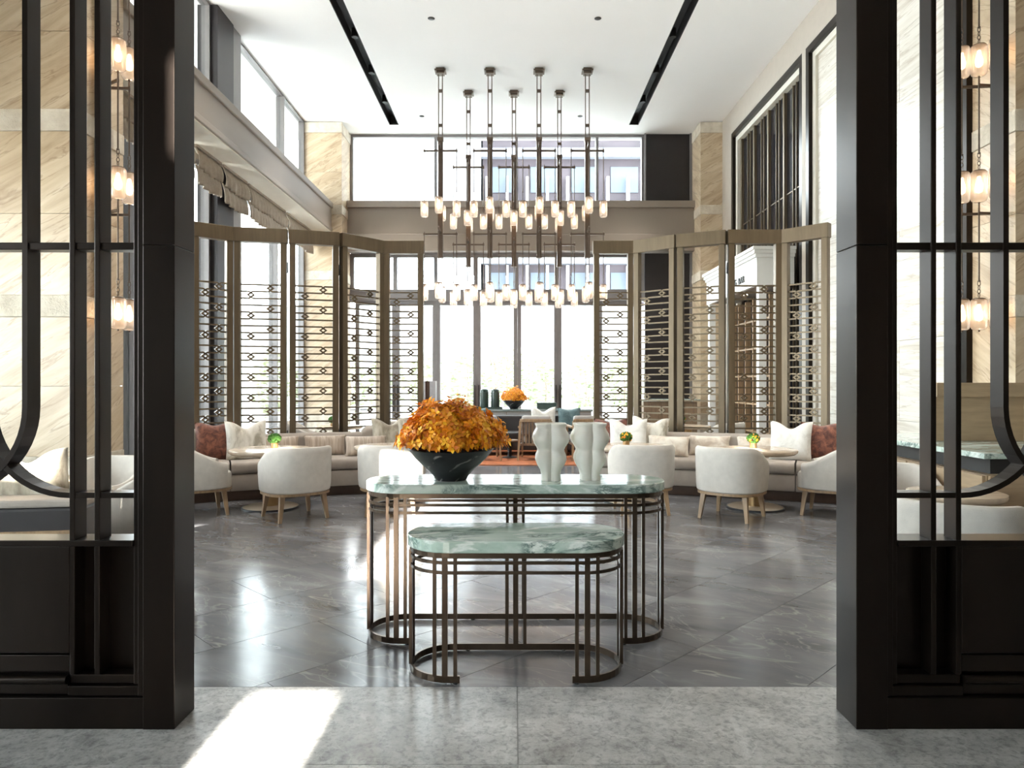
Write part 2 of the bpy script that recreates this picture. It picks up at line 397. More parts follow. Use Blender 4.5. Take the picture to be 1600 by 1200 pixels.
# ---- floor: recessed grout bed with real tiles on top
fl = struct('floor', MB().box(-6.6, 6.6, -6.0, 16.3, -0.12, -0.003), M['grout'])
def clip(poly, a, b, c):                    # keep a*x+b*y<=c
    out = []
    for i in range(len(poly)):
        p, q = poly[i-1], poly[i]; dp, dq = a*p[0]+b*p[1]-c, a*q[0]+b*q[1]-c
        if (dp <= 0) != (dq <= 0):
            t = dp/(dp-dq); out.append((p[0]+(q[0]-p[0])*t, p[1]+(q[1]-p[1])*t))
        if dq <= 0: out.append(q)
    return out
def tile(poly, mat, name='tile'):
    if len(poly) < 3: return
    cx = sum(p[0] for p in poly)/len(poly); cy = sum(p[1] for p in poly)/len(poly)
    o = obj(name, MB().prism([(x-cx, y-cy) for x, y in poly], -0.03, 0), mat, fl)
    o.location = (cx, cy, 0)
TW, TL, G = 0.60, 1.20, 0.0016
c45 = math.sqrt(0.5)
for i in range(-14, 30):
    for j in range(-12, 22):
        u0 = j*TL + (TL/2 if i % 2 else 0) + 0.31; v0 = i*TW + 0.14
        q = [(u0+G, v0+G), (u0+TL-G, v0+G), (u0+TL-G, v0+TW-G), (u0+G, v0+TW-G)]
        q = [((u-v)*c45, (u+v)*c45) for u, v in q]
        for (a, b_, c) in ((1, 0, 6.5), (-1, 0, 6.5), (0, 1, 15.9), (0, -1, -3.243)):
            if q: q = clip(q, a, b_, c)
        if len(q) > 2:
            cx = sum(p[0] for p in q)/len(q); cy = sum(p[1] for p in q)/len(q)
            if abs(cx) < 0.78*cy+1.2: tile(q, M['floor'])
for (y0, y1, xs) in ((2.583, 3.24, (-6.5, -2.6, 0.015, 2.63, 6.5)), (0.6, 2.58, (-6.5, -2.6, 0.015, 2.63, 6.5)), (-5.9, 0.596, (-6.5, 0.015, 6.5))):
    for a, b_ in zip(xs[:-1], xs[1:]):
        tile([(a+.002, y0), (b_-.002, y0), (b_-.002, y1), (a+.002, y1)], M['threshold'], 'slab')

# ---- ceiling with two real slots
SX = 2.62; SW = 0.105; SY1 = 15.4
cb = MB()
cb.box(-6.7, -SX-SW, -6.2, 16.4, CE, CE+0.3); cb.box(-SX+SW, SX-SW, -6.2, 16.4, CE, CE+0.3); cb.box(SX+SW, 6.7, -6.2, 16.4, CE, CE+0.3)
for s in (-1, 1): cb.box(s*SX-SW, s*SX+SW, SY1, 16.4, CE, CE+0.3)
struct('ceiling', cb, M['white_ceiling'])
for s in (-1, 1):
    t = thing('spotlight_track', ('black recessed track slot in the white ceiling beside the %s' % ('window wall' if s < 0 else 'stone panelled wall')), 'track', (s*SX, 0, CE), 0, 'ceiling tracks')
    obj('channel', MB().box(-SW, SW, -6, SY1, 0.2, 0.24).box(-SW-.0, -SW+.012, -6, SY1, 0, .2).box(SW-.012, SW, -6, SY1, 0, .2).box(-SW, SW, SY1-.012, SY1, 0, .2), M['black'], t)
    for k in range(7):
        y = 6.2+k*1.35
        sp = obj('spotlight', MB().lathe([(0.0, 0.19), (0.055, 0.19), (0.06, 0.06), (0.052, 0.05)], 14), M['black'], t, loc=(0, y, 0))
        obj('lens', MB().lathe([(0.0, 0.062), (0.04, 0.062), (0.04, 0.068)], 12), M['downlight'], sp)
        if k % 2 == 0:
            ld = bpy.data.lights.new('track_spot', 'SPOT'); ld.energy = 150; ld.color = (1, 0.95, 0.88); ld.spot_size = R(75); ld.spot_blend = 0.7; ld.shadow_soft_size = 0.06
            lo = bpy.data.objects.new('track_spot' if y > 10.5 else 'track_spot_offscreen', ld); C.objects.link(lo); lo.location = (s*SX, y, CE-0.03)
for k, (x, y) in enumerate(((-1.28, 10.9), (1.3, 10.9), (-1.95, 14.9), (1.4, 14.9))):
    dl = obj('ceiling_downlight', MB().lathe([(0.0, -0.012), (0.035, -0.012), (0.055, -0.002), (0.055, 0.0)], 14), M['black'], loc=(x, y, CE))
    tag(dl, 'tiny round black downlight set in the white ceiling between the tracks', 'downlight', 'ceiling downlights')

# ---- camera-side hall: unseen closing wall with slits shaped to throw the sun patches, side walls
def wall_with_holes(mb, x0, x1, z0, z1, y0, y1, holes):
    xs = sorted({x0, x1, *[h[0] for h in holes], *[h[1] for h in holes]}); zs = sorted({z0, z1, *[h[2] for h in holes], *[h[3] for h in holes]})
    for a, b_ in zip(xs[:-1], xs[1:]):
        for c, d in zip(zs[:-1], zs[1:]):
            if not any(h[0]-1e-6 <= a and b_ <= h[1]+1e-6 and h[2]-1e-6 <= c and d <= h[3]+1e-6 for h in holes): mb.box(a, b_, y0, y1, c, d)
    return mb
holes = [(-1.17, -0.80, 2.4, 4.28), (-1.17, -0.80, 5.17, 6.45), (-1.365, -0.80, 6.45, 6.85), (-3.4, -2.86, 5.66, 6.02)]
struct('wall_rear', wall_with_holes(MB(), -6.6, 6.6, 0, CE, -6.05, -6.0, holes), M['wall_paint'])
struct('wall_side_1', MB().box(-6.7, -6.5, -6, 6.5, 0, .7).box(-6.7, -6.5, -6, 6.5, 3.4, CE).box(-6.7, -6.5, -6, -2.0, .7, 3.4).box(-6.7, -6.5, 5.8, 6.5, .7, 3.4), M['wall_paint'])
struct('wall_side_2', MB().box(6.5, 6.7, -6, 6.5, 0, CE), M['wall_paint'])
# ---- stone piers (courses of stone as parts)
def pier(name, x0, x1, y0, y1, levels, sidematx):
    """levels: list of (z0,z1,kind). Each course is one stone block."""
    core = struct(name, MB().box(x0+.03, x1-.03, y0+.03, y1-.0, 0, CE-0.002), M['cream_paint'])
    for (a, b_, k) in levels:
        if k == 'band':
            obj('stone_band', MB().box(x0-.012, x1+.012, y0-.012, y1, a, b_-.003), M['stone_band'], core, 0.006)
        else:
            me = MB().box(x0, x1, y0, y1, a, b_-.004).mesh('stone_block')
            me.materials.append(M['stone_warm']); me.materials.append(M['stone_warm_y'])
            for p in me.polygons:
                if abs(p.normal.x) > 0.5: p.material_index = 1
            obj('stone_block', me, None, core)
    return core
near_lv = [(0, .12, 's'), (.12, .73, 'band'), (.73, 1.37, 's'), (1.37, 2.0, 's'), (2.0, 2.2, 'band'), (2.2, 2.94, 's'), (2.94, 3.69, 's'), (3.69, 3.89, 'band'), (3.89, 4.6, 's'), (4.6, 5.3, 's'), (5.3, 5.5, 'band'), (5.5, 6.2, 's'), (6.2, CE-.01, 's')]
far_lv = [(0, .73, 'band'), (.73, 1.37, 's'), (1.37, 2.1, 's'), (2.1, 2.9, 's'), (2.9, 3.62, 's'), (3.62, 3.82, 'band'), (3.82, 4.5, 's'), (4.5, 5.04, 's'), (5.04, 5.24, 'band'), (5.24, 5.95, 's'), (5.95, 6.8, 's'), (6.8, CE-.01, 'band')]
pier('wall_pier_1', -6.5, -3.94, 6.4, 7.1, near_lv, 1)
pier('wall_pier_2', 4.56, 6.5, 6.4, 7.0, near_lv, 1)
pier('wall_pier_3', -4.6, -3.72, 15.2, 16.0, far_lv, 1)
pier('wall_pier_4', 4.03, 4.6, 15.2, 16.0, far_lv, 1)

# ---- window wall (side with the daylight)
b = MB()
b.box(-4.75, -3.94, 7.1, 15.2, 4.70, 5.16)
struct('wall_left', b, M['taupe'])
struct('trim_1', MB().box(-4.75, -3.90, 7.1, 15.2, 5.16, 5.28), M['taupe'], 0.015)
struct('trim_2', MB().box(-4.75, -3.915, 7.1, 15.2, 4.67, 4.75).box(-4.56, -4.50, 7.1, 15.2, 4.58, 4.67), M['taupe'], 0.01)
struct('trim_3', MB().box(-4.50, -3.95, 7.1, 15.2, 4.655, 4.672), M['soffit'])
struct('wall_column', MB().box(-4.72, -4.42, 10.5, 11.1, 0, 4.66).box(-4.72, -4.42, 10.5, 11.1, 5.285, CE-.002), M['frame_dark'])
struct('trim_4', MB().box(-4.70, -4.44, 11.1, 11.45, 0, 4.66).box(-4.70, -4.44, 11.1, 11.45, 5.285, CE-.002), M['frame_grey'])
def window_yz(n, x, y0, y1, z0, z1, ys, zs, mat, fw=0.05):
    fr = MB()
    for (a, b_) in ((y0, y0+fw), (y1-fw, y1)): fr.box(x-.06, x+.06, a, b_, z0, z1)
    for (a, b_) in ((z0, z0+fw), (z1-fw, z1)): fr.box(x-.06, x+.06, y0+fw, y1-fw, a, b_)
    win = struct('window_%d' % n, fr, mat)
    for y in ys: obj('mullion', MB().box(x-.08, x+.08, y-fw/2, y+fw/2, z0+fw, z1-fw), mat, win)
    for z in zs: obj('transom', MB().box(x-.03, x+.03, y0+fw, y1-fw, z-.025, z+.025), mat, win)
    e = [y0+fw]+[q for y in ys for q in (y-fw/2, y+fw/2)]+[y1-fw]
    for a, b_ in zip(e[::2], e[1::2]): obj('pane', MB().box(x-.006, x+.006, a, b_, z0+fw, z1-fw), M['glass'], win)
window_yz(7, -6.6, -2.0, 5.8, 0.7, 3.4, (-.05, 1.9, 3.85), (), M['frame_grey'])
window_yz(1, -4.58, 7.12, 10.48, 0.0, 4.57, (8.4, 9.55), (), M['frame_grey'])
window_yz(2, -4.58, 11.47, 15.18, 0.0, 4.57, (13.4,), (), M['frame_grey'])
window_yz(3, -4.58, 7.12, 10.48, 5.29, CE-.005, (9.2,), (), M['frame_grey'], .03)
window_yz(4, -4.58, 11.47, 15.18, 5.29, CE-.005, (13.8,), (), M['frame_grey'], .03)

# roman blinds gathered under the beam
def blind(y0, y1, drop, label):
    t = thing('roman_blind', label, 'blind', (-4.35, (y0+y1)/2, 4.655-drop), 0, 'blinds along the window wall')
    L = y1-y0
    obj('head_rail', MB().box(-.03, .03, -L/2, L/2, drop-.03, drop), M['blind'], t)
    for (z0, z1, off, sw) in ((drop*.42, drop-.03, .05, .10), (0.0, drop*.5, .025, .16)):
        nu, nv = 90, 8; g = []
        for i in range(nu+1):
            u = i/nu; row = []
            for j in range(nv+1):
                v = j/nv
                sag = sw*.22*(.5-.5*math.cos(2*PI*u*max(1, round(L/.9))))
                z = z1 + (z0-sag-z1)*v
                x = off*math.sin(v*PI*.85) + .022*math.sin(u*L*42+1.2*math.sin(u*L*9))*(.35+.65*v) + .02*v
                row.append((x, (u-.5)*L*(1-.02*v), z))
            g.append(row)
        mb = MB(); mb.loops(g, False, False, True)
        o = obj('fold', mb, M['blind'], t); md = o.modifiers.new('s', 'SOLIDIFY'); md.thickness = .008
blind(7.3, 8.36, .52, 'gathered linen roman blind beside the near stone pier')
blind(8.44, 9.5, .52, 'gathered linen roman blind second from the near stone pier')
blind(9.6, 10.42, .52, 'gathered linen roman blind just before the dark column')
blind(10.5, 11.42, .55, 'gathered linen roman blind hanging over the dark column')
blind(11.5, 13.35, .55, 'widest gathered linen roman blind just past the dark column')
blind(13.45, 15.1, .5, 'gathered linen roman blind beside the far stone pier')

# ---- panelled wall
b = MB()
b.box(4.5, 4.8, 7.0, 16, 6.55, CE-.002); b.box(4.5, 4.8, 10.86, 11.0, 0, 6.55); b.box(4.5, 4.8, 14.58, 16, 0, 6.55)
b.box(4.74, 4.8, 7.0, 14.58, 0, 6.55)
wr = struct('wall_right', b, M['wall_paint'])
def rect_frame(mb, x0, x1, ya, yb, za, zb, wd):
    mb.box(x0, x1, ya, ya+wd, za, zb); mb.box(x0, x1, yb-wd, yb, za, zb); mb.box(x0, x1, ya+wd, yb-wd, zb-wd, zb); mb.box(x0, x1, ya+wd, yb-wd, za, za+.02)
for k, (ya, yb) in enumerate(((7.0, 10.86), (11.0, 14.58))):
    f1 = MB(); rect_frame(f1, 4.50, 4.74, ya, yb, 0, 6.55, .11); obj('dark_frame', f1, M['bronze'], wr)
    f2 = MB(); rect_frame(f2, 4.56, 4.74, ya+.11, yb-.11, .02, 6.44, .10); obj('cream_frame', f2, M['cream_paint'], wr)
# stone panels in the near bay
ya, yb = 7.21, 10.65
zc = [0.0, .95, 1.9, 2.85, 3.8, 4.75, 5.55, 6.34]
for i in range(len(zc)-1):
    cut = [ya, (8.4 if i % 2 else 9.3), yb]
    for a, b_ in zip(cut[:-1], cut[1:]):
        obj('stone_panel', MB().box(4.60, 4.74, a+.002, b_-.002, zc[i]+.002+(.04 if i == 0 else 0), zc[i+1]-.002), M['stone_pale'], wr)
# glazed bay with slats
obj('dark_glass', MB().box(4.66, 4.70, 11.21, 14.37, .05, 6.34), M['dark_glass'], wr)
for k in range(5):
    y = 11.29+k*.75
    obj('slat', MB().box(4.61, 4.66, y-.03, y+.03, .05, 6.34), M['screen'], wr)
    if k < 4:
        for q in (.28, .42): obj('slat', MB().box(4.635, 4.66, y+q-.011, y+q+.011, .05, 6.34), M['screen'], wr)
for z in (2.2, 4.6): obj('glazing_bar', MB().box(4.645, 4.66, 11.21, 14.37, z-.008, z+.008), M['screen'], wr)

# ---- bar entrance canopy with its letters
t = thing('bar_canopy', 'white cornice canopy with dark lettering over the bar entrance', 'canopy', (3.9, 11.3, 0))
obj('fascia', MB().box(0, .06, 0, 2.95, 2.97, 3.42).box(.06, .6, 0, .06, 2.97, 3.42), M['white_paint'], t)
obj('cornice', MB().box(-.03, .6, -.03, 2.95, 3.42, 3.47).box(-.06, .6, -.06, 2.95, 3.47, 3.53).box(-.09, .6, -.09, 2.95, 3.53, 3.58), M['white_paint'], t)
so = obj('soffit', MB().box(.06, .6, .06, 2.95, 3.0, 3.04), M['taupe'], t)
for y in (.6, 1.5, 2.3): obj('downlight', MB().lathe([(0.0, 2.992), (.04, 2.992), (.05, 3.0)], 12, .3, y), M['downlight'], so)
def letters(body, size, loc, parent, rot, adv):
    for k, ch in enumerate(body):
        if ch == ' ': continue
        cu = bpy.data.curves.new('letter', 'FONT'); cu.body = ch; cu.size = size; cu.extrude = .008
        o = bpy.data.objects.new('letter', cu); C.objects.link(o); bpy.context.view_layer.update()
        me = bpy.data.meshes.new_from_object(o.evaluated_get(bpy.context.evaluated_depsgraph_get())); bpy.data.objects.remove(o)
        me.materials.clear(); me.materials.append(M['letter'])
        obj('letter', me, None, parent, loc=(loc[0], loc[1]-k*adv, loc[2]), rot=rot)
letters('T', .16, (-.010, 2.12, 3.10), t, (PI/2, 0, -PI/2), .11)
letters('G BAR', .16, (-.010, 1.13, 3.10), t, (PI/2, 0, -PI/2), .11)
for y in (0.02, 2.87): obj('support', MB().box(.04, .16, y, y+.12, 0, 2.97), M['white_paint'], t)
wc = thing('bar_shelving', 'tall dark bar shelving with pale uprights below the white canopy', 'shelving', (4.32, 11.9, 0))
obj('back_panel', MB().box(.10, .14, 0, 2.1, 0, 2.9), M['dark_panel'], wc)
for k in range(6): obj('upright', MB().box(0, .10, k*.41, k*.41+.04, 0, 2.9), M['oak'], wc)
for k in range(5): obj('shelf', MB().box(0.01, .10, .04, 2.05, .5+k*.5, .53+k*.5), M['oak'], wc)

# ---- back wall
b = MB(); b.box(-3.72, 4.03, 15.72, 16.2, 4.34, 5.30)
struct('wall_back', b, M['taupe'])
struct('trim_5', MB().box(-3.72, 4.03, 15.64, 16.2, 5.30, 5.45).box(-3.72, 4.03, 15.69, 15.72, 4.34, 4.72), M['taupe'], .01)
def window_xz(n, y, x0, x1, z0, z1, xs, zs, mat, fw=.06, kind='window'):
    fr = MB()
    for (a, b_) in ((x0, x0+fw), (x1-fw, x1)): fr.box(a, b_, y-.06, y+.06, z0, z1)
    for (a, b_) in ((z0, z0+fw), (z1-fw, z1)): fr.box(x0+fw, x1-fw, y-.06, y+.06, a, b_)
    win = struct('%s_%d' % (kind, n), fr, mat)
    for x in xs: obj('mullion', MB().box(x-fw/2, x+fw/2, y-.07, y+.07, z0+fw, z1-fw), mat, win)
    e = [x0+fw]+[q for x in xs for q in (x-fw/2, x+fw/2)]+[x1-fw]
    for a, b_ in zip(e[::2], e[1::2]): obj('pane', MB().box(a, b_, y-.005, y+.005, z0+fw, z1-fw), M['glass'], win)
    return win
window_xz(5, 16.05, -3.72, 2.96, 5.46, CE-.005, (-1.78, .06, 1.89), (), M['frame_grey'], .06)
window_xz(6, 16.05, -3.72, 2.96, 3.44, 4.33, (-2.70, -1.78, -.86, .06, .97, 1.89), (), M['frame_grey'], .08)
struct('trim_6', MB().box(-3.72, 2.96, 15.94, 16.14, 3.25, 3.435), M['frame_grey'])
for k in range(7):
    x0 = -3.60+.92*k; x1 = min(x0+.918, 2.95)
    dn = window_xz(k+1, 16.04, x0, x1, 0.0, 3.245, (), (), M['frame_grey'], .085, 'door')
    hx = x1-.045 if k % 2 == 0 else x0+.045
    obj('door_handle', MB().bar((hx, 15.95, .75), (hx, 15.95, 1.35), .028).bar((hx, 15.98, .85), (hx, 15.95, .85), .02).bar((hx, 15.98, 1.25), (hx, 15.95, 1.25), .02), M['frame_dark'], dn)
struct('wall_back_panel', MB().box(2.97, 3.98, 15.96, 16.1, 0, 4.33).box(2.97, 3.98, 15.96, 16.1, 5.46, CE-.005), M['dark_panel'])
struct('trim_7', MB().box(3.98, 4.03, 15.9, 16.1, 0, 4.33).box(3.98, 4.03, 15.9, 16.1, 5.46, CE-.005).box(2.955, 2.985, 15.9, 15.96, 5.46, CE-.005), M['frame_grey'])

# ================================================================== ENTRANCE PARTITIONS
def partition(s, label):
    cx = 0.006
    t = thing('entrance_partition', label, 'partition', (cx, 2.84, 0), 0, 'bronze partitions flanking the entrance')
    def bx(name, x0, x1, y0, y1, z0, z1, bev=.003, parent=None):
        a, b_ = (s*x0, s*x1) if s > 0 else (-x1, -x0)
        return obj(name, MB().box(a, b_, y0, y1, z0, z1), M['bronze'], parent or t, bev)
    XO = 3.2; TOP = 3.5
    bx('post', 1.376, 1.504, 0, .18, 0, 1.955); bx('post', 1.376, 1.504, 0, .18, 1.957, TOP)
    bx('moulding', 1.504, 1.532, .014, .17, .128, TOP); bx('moulding', 1.532, 1.558, .032, .15, .17, TOP)
    for xc in (1.808, 1.706): bx('upright_bar', xc-.011, xc+.011, .03, .115, .21, TOP)
    # bent uprights with interlacing arcs
    Rr = .36; zc = 1.30; n = 14
    for (xv) in (2.002, 2.80):
        p = [(xv, TOP), (xv, zc)] + [(xv+Rr-Rr*math.cos(R(90*k/n)), zc-Rr*math.sin(R(90*k/n))) for k in range(1, n+1)]
        obj('curved_bar', MB().strip([(s*x, z) for x, z in p], .022, .032, .112), M['bronze'], t)
    p = [(1.558, zc-Rr), (1.82, zc-Rr)] + [(1.82+Rr*math.sin(R(90*k/n)), zc-Rr*math.cos(R(90*k/n))) for k in range(1, n+1)] + [(2.18, TOP)]
    obj('curved_bar', MB().strip([(s*x, z) for x, z in p], .022, .034, .110), M['bronze'], t)
    bx('transom', 1.558, XO, .038, .104, 1.944, 1.974)
    bx('sill', 1.558, XO, .024, .155, .733, .758)
    bx('back_panel', 1.558, XO, .10, .13, .125, .733)
    rp = bx('raised_panel', 1.818, XO, .028, .10, .297, .733)
    bx('panel_rail', 1.822, XO, .034, .10, .22, .288); 
    obj('rounded_moulding', MB().tube([(s*1.826, .03, .19), (s*XO, .03, .19)], .018, 12).box(min(s*1.826, s*XO), max(s*1.826, s*XO), .03, .1, .132, .19), M['bronze'], t)
    bx('bottom_rail', 1.532, 1.818, .018, .1, .128, .168); bx('bottom_rail', 1.558, 1.818, .036, .1, .172, .208)
    bx('plinth', 1.504, XO, .004, .15, 0, .126)
    bx('end_post', XO, XO+.14, 0, .18, 0, TOP)
partition(-1, 'tall dark bronze partition with interlaced bars on the window wall side')
partition(1, 'tall dark bronze partition with interlaced bars on the oak counter side')
tag(obj('portal_header', MB().box(-3.34, 3.35, 2.84, 3.02, 3.5, 3.8), M['bronze'], None, .005), 'dark bronze header beam spanning both entrance partitions', 'beam')

# ================================================================== FOLDING SCREENS
def folding_screen(pts, label, zt=3.5):
    t = thing('folding_screen', label, 'screen', (pts[0][0], pts[0][1], 0), 0, 'tall bronze folding screens')
    O = Vector(pts[0])
    for p, q in zip(pts[:-1], pts[1:]):
        if p[0] > q[0]: p, q = q, p
        p = Vector(p); q = Vector(q); L = (q-p).length; ang = math.atan2(q.y-p.y, q.x-p.x)
        e = .006; sw = .092; top = .19; d = .05
        m = MB()
        m.box(e, L-e, -d-.008, d+.008, zt-top, zt)
        m.box(e+.012, e+sw, -d, d, 0, zt-top); m.box(L-e-sw, L-e-.012, -d, d, 0, zt-top)
        m.box(e+sw, L-e-sw, -d, d, .0, .12)
        fr = obj('panel_frame', m, M['screen'], t, .004)
        fr.location = (p.x-O.x, p.y-O.y, 0); fr.rotation_euler = (0, 0, ang)
        x0, x1 = e+sw, L-e-sw; W = x1-x0; xR = x0+.74*W; xL = x0+.25*W
        a, bb = .024, .040; bw, bd = .020, .014; g = .0935
        def link(path): return obj('lattice_link', MB().strip(path, bw, -bd, bd), M['screen'], fr)
        proto = []
        for k in range(9):
            z0 = 2.735-k*.2805; z1 = z0-g; z2 = z1-g; h = g/2
            if k == 0:
                zz0, zz1, zz2 = 0, -g, -2*g
                l1 = link([(x0, zz0), (xR-a-.0, zz0), (xR+bb, zz0-h), (xR-a, zz1), (xL+a, zz1), (xL-bb, zz1-h), (xL+a, zz2), (x1, zz2)])
                l2 = link([(x1, zz0), (xR+a, zz0), (xR-bb, zz0-h), (xR+a, zz1), (x1, zz1)])
                l3 = link([(x0, zz1), (xL-a, zz1), (xL+bb, zz1-h), (xL-a, zz2), (x0, zz2)])
                proto = [l1, l2, l3]
                for l in proto: l.location = (0, 0, z0)
            else:
                for l in proto:
                    c = l.copy(); C.objects.link(c); c.parent = fr; c.location = (0, 0, z0)
    for p in pts[1:-1]:
        obj('hinge', MB().lathe([(0.009, .6), (.009, .75)], 8).lathe([(0.009, 2.9), (.009, 3.05)], 8), M['black'], t, loc=(p[0]-O.x, p[1]-O.y-.03, 0))
folding_screen([(-4.22, 9.17), (-3.80, 9.53), (-3.10, 9.67), (-2.44, 9.87), (-1.94, 10.45), (-1.325, 10.45)], 'five-panel bronze lattice folding screen in front of the blinds and window wall')
folding_screen([(1.165, 10.45), (1.783, 10.45), (2.31, 10.0), (2.93, 9.7), (3.69, 9.7), (4.15, 9.24)], 'five-panel bronze lattice folding screen in front of the bar canopy')

# ================================================================== NESTED CONSOLE TABLES
def console(name, label, hw, r, cx, cy, zt, th, posts, foot, rails):
    t = thing(name, label, 'console table', (cx, cy, 0), 0, 'nested marble console tables')
    st = stadium(hw, r, 24)
    rings = []
    for (ins, z) in ((.004, zt-th), (0, zt-th+.004), (0, zt-.004), (.004, zt)):
        rings.append([(x*(hw-ins)/hw, y*(r-ins)/r, z) for x, y in st])
    obj('marble_top', MB().loops(rings, True, True, False), M['green_marble'], t)
    hw2, r2 = hw-.012, r-.012
    s2 = stadium(hw2, r2, 18)
    # apron ring
    def ring(name, z0, z1, thick, open_front=None):
        inn = stadium(hw2-thick, r2-thick, 18)
        if open_front is None:
            rg = [[(x, y, z0), (x, y, z1), (u, v, z1), (u, v, z0)] for (x, y), (u, v) in zip(s2, inn)]
            rg.append(rg[0]); obj(name, MB().loops(rg, True, False, False), M['console_metal'], t)
        else:
            o2 = s2; i2 = inn
            rg = [[(x, y, z0), (x, y, z1), (u, v, z1), (u, v, z0)] for (x, y), (u, v) in zip(o2, i2)]
            def fe(sx): x = sx*open_front; return [(x, -r2, z0), (x, -r2, z1), (x, -r2+thick, z1), (x, -r2+thick, z0)]
            obj(name, MB().loops([fe(1)]+rg+[fe(-1)], True, True, False), M['console_metal'], t)
    ring('apron', zt-th-.026, zt-th, .012)
    for z in rails: ring('rail', z-.0075, z+.0075, .008)
    ring('base_ring', .004, .036, .012, foot)
    def on_curve(x):
        ax = abs(x); c = hw2-r2
        return r2 if ax <= c else math.sqrt(max(0, r2*r2-(ax-c)**2))
    for s in (-1, 1):
        for k, x in enumerate(posts):
            wd = .026 if k == 1 else .017; y = -on_curve(x)+.008
            obj('upright', MB().box(s*x-wd/2, s*x+wd/2, y-.009, y+.009, .03, zt-th-.02), M['console_metal'], t)
        for dy in (-.045, .0, .045):
            x = s*(hw2-.002-(.004 if dy else 0)); wd = .024 if dy == 0 else .014
            obj('upright', MB().box(x-.008, x+.008, dy-wd/2, dy+wd/2, .03, zt-th-.02), M['console_metal'], t)
    for k, x in enumerate((-.047, 0, .047)):
        wd = .026 if k == 1 else .017
        obj('upright', MB().box(x-wd/2, x+wd/2, r2-.016, r2+.002, .03, zt-th-.02), M['console_metal'], t)
    for (x, y) in ((foot+.02, -r2+.006), (-foot-.02, -r2+.006), (.25, r2-.006), (-.25, r2-.006), (hw2-.006, 0), (-hw2+.006, 0)):
        obj('glide', MB().lathe([(.012, 0), (.012, .006)], 10, x, y), M['dark_rubber'], t)
console('console_table', 'larger pale green marble console table carrying the black bowl', .835, .215, .008, 3.965, .857, .05, (.59, .638, .686), .56, (.745, .704))
console('console_table', 'smaller pale green marble console table nested in front', .532, .222, .010, 3.48, .664, .055, (.283, .332, .381), .262, (.562, .516))

def make_bowl():
    prof = [(0, 0), (.085, 0), (.088, .006), (.096, .022), (.125, .055), (.165, .09), (.20, .125), (.225, .158), (.238, .172), (.234, .176), (.215, .158), (.185, .12), (.14, .075), (.0, .06)]
    return MB().lathe(prof, 56).mesh('bowl')
bowl_me = make_bowl()
def bowl(loc, label, rz=0):
    o = obj('flower_bowl', bowl_me, M['bowl'], loc=loc, rot=(0, 0, rz)); tag(o, label, 'bowl', 'black flower bowls'); return o
bowl((-.352, 3.945, .857), 'black carved bowl standing on the larger marble console', 1.1)

def blossom_mesh(seed):
    rd = random.Random(seed); m = MB()
    for k in range(5):
        a = 2*PI*k/5+rd.uniform(-.2, .2); l = .030*rd.uniform(.85, 1.15); wd = .0088*rd.uniform(.9, 1.2); up = rd.uniform(.25, .7)
        ca, sa = math.cos(a), math.sin(a)
        def P(u, v, z): return (ca*u-sa*v, sa*u+ca*v, z)
        m.add([P(0, 0, 0), P(l*.55, -wd, l*up*.5), P(l*.55, wd, l*up*.5), P(l, 0, l*up*.55), P(l*.6, 0, l*up*.38)],
              [(0, 1, 4), (0, 4, 2), (1, 3, 4), (4, 3, 2)], True)
    m.lathe([(0, .0), (.005, .004), (.0, .014)], 5)
    return m.mesh('blossom', False)
bl = [blossom_mesh(i) for i in range(6)]
for me in bl: me.materials.append(M['petal'])
def mound_point(rd, k0=0.0):
    while True:
        x, y, z = rd.uniform(-1, 1), rd.uniform(-1, 1), rd.uniform(-.25, 1)
        r = math.sqrt(x*x+y*y+z*z)
        if k0 < r < 1: break
    return Vector((x/r, y/r, z/r)), r
def blossoms(loc, label, singles, extra, seed, scale=1.0):
    rd = random.Random(seed)
    t = thing('flower_arrangement', label, 'flowers', loc, 0, 'orange flower arrangements')
    AX, AZ = .276, .228
    def spot(layer):
        while True:
            d, _ = mound_point(rd)
            if d.z > -.06: break
        k = layer*(1+.10*math.sin(d.x*9+d.y*5)+rd.uniform(-.12, .10))
        p = Vector((d.x*AX*k, d.y*AX*.92*k, max(.012, .045+d.z*AZ*k*(1-.18*abs(d.x)**2))))
        return d, p
    for i in range(singles):
        d, p = spot(1.0)
        o = obj('blossom', bl[i % 6], None, t)
        q = (d+Vector((rd.uniform(-.5, .5), rd.uniform(-.5, .5), rd.uniform(-.2, .5)))).to_track_quat('Z', 'Y')
        o.location = p; o.rotation_mode = 'QUATERNION'; o.rotation_quaternion = q; s = rd.uniform(.8, 1.25); o.scale = (s, s, s)
    m = MB()
    for i in range(extra):
        d, p = spot(rd.choice((.99, .9, .8, .7) if not singles else (.97, .86, .74)))
        q = (d+Vector((rd.uniform(-.5, .5), rd.uniform(-.5, .5), rd.uniform(-.2, .5)))).to_track_quat('Z', 'Y').to_matrix(); s = rd.uniform(.9, 1.3)
        src = bl[i % 6]
        m.add([p+q @ (v.co*s) for v in src.vertices], [tuple(f.vertices) for f in src.polygons], True)
    o = obj('blossom_mass', m, M['petal_mass'], t, weld=False); tag(o, kind='stuff')
    sm = MB()
    for i in range(90):
        d, p = spot(.9); b0 = Vector((d.x*.15, d.y*.15, .0))
        sm.bar(b0, p, .004)
    o = obj('stem_mass', sm, M['stem'], t); tag(o, kind='stuff')
blossoms((-.352, 3.945, .857+.165), 'large mound of orange orchid blossoms in the bowl on the marble console', 298, 950, 3)

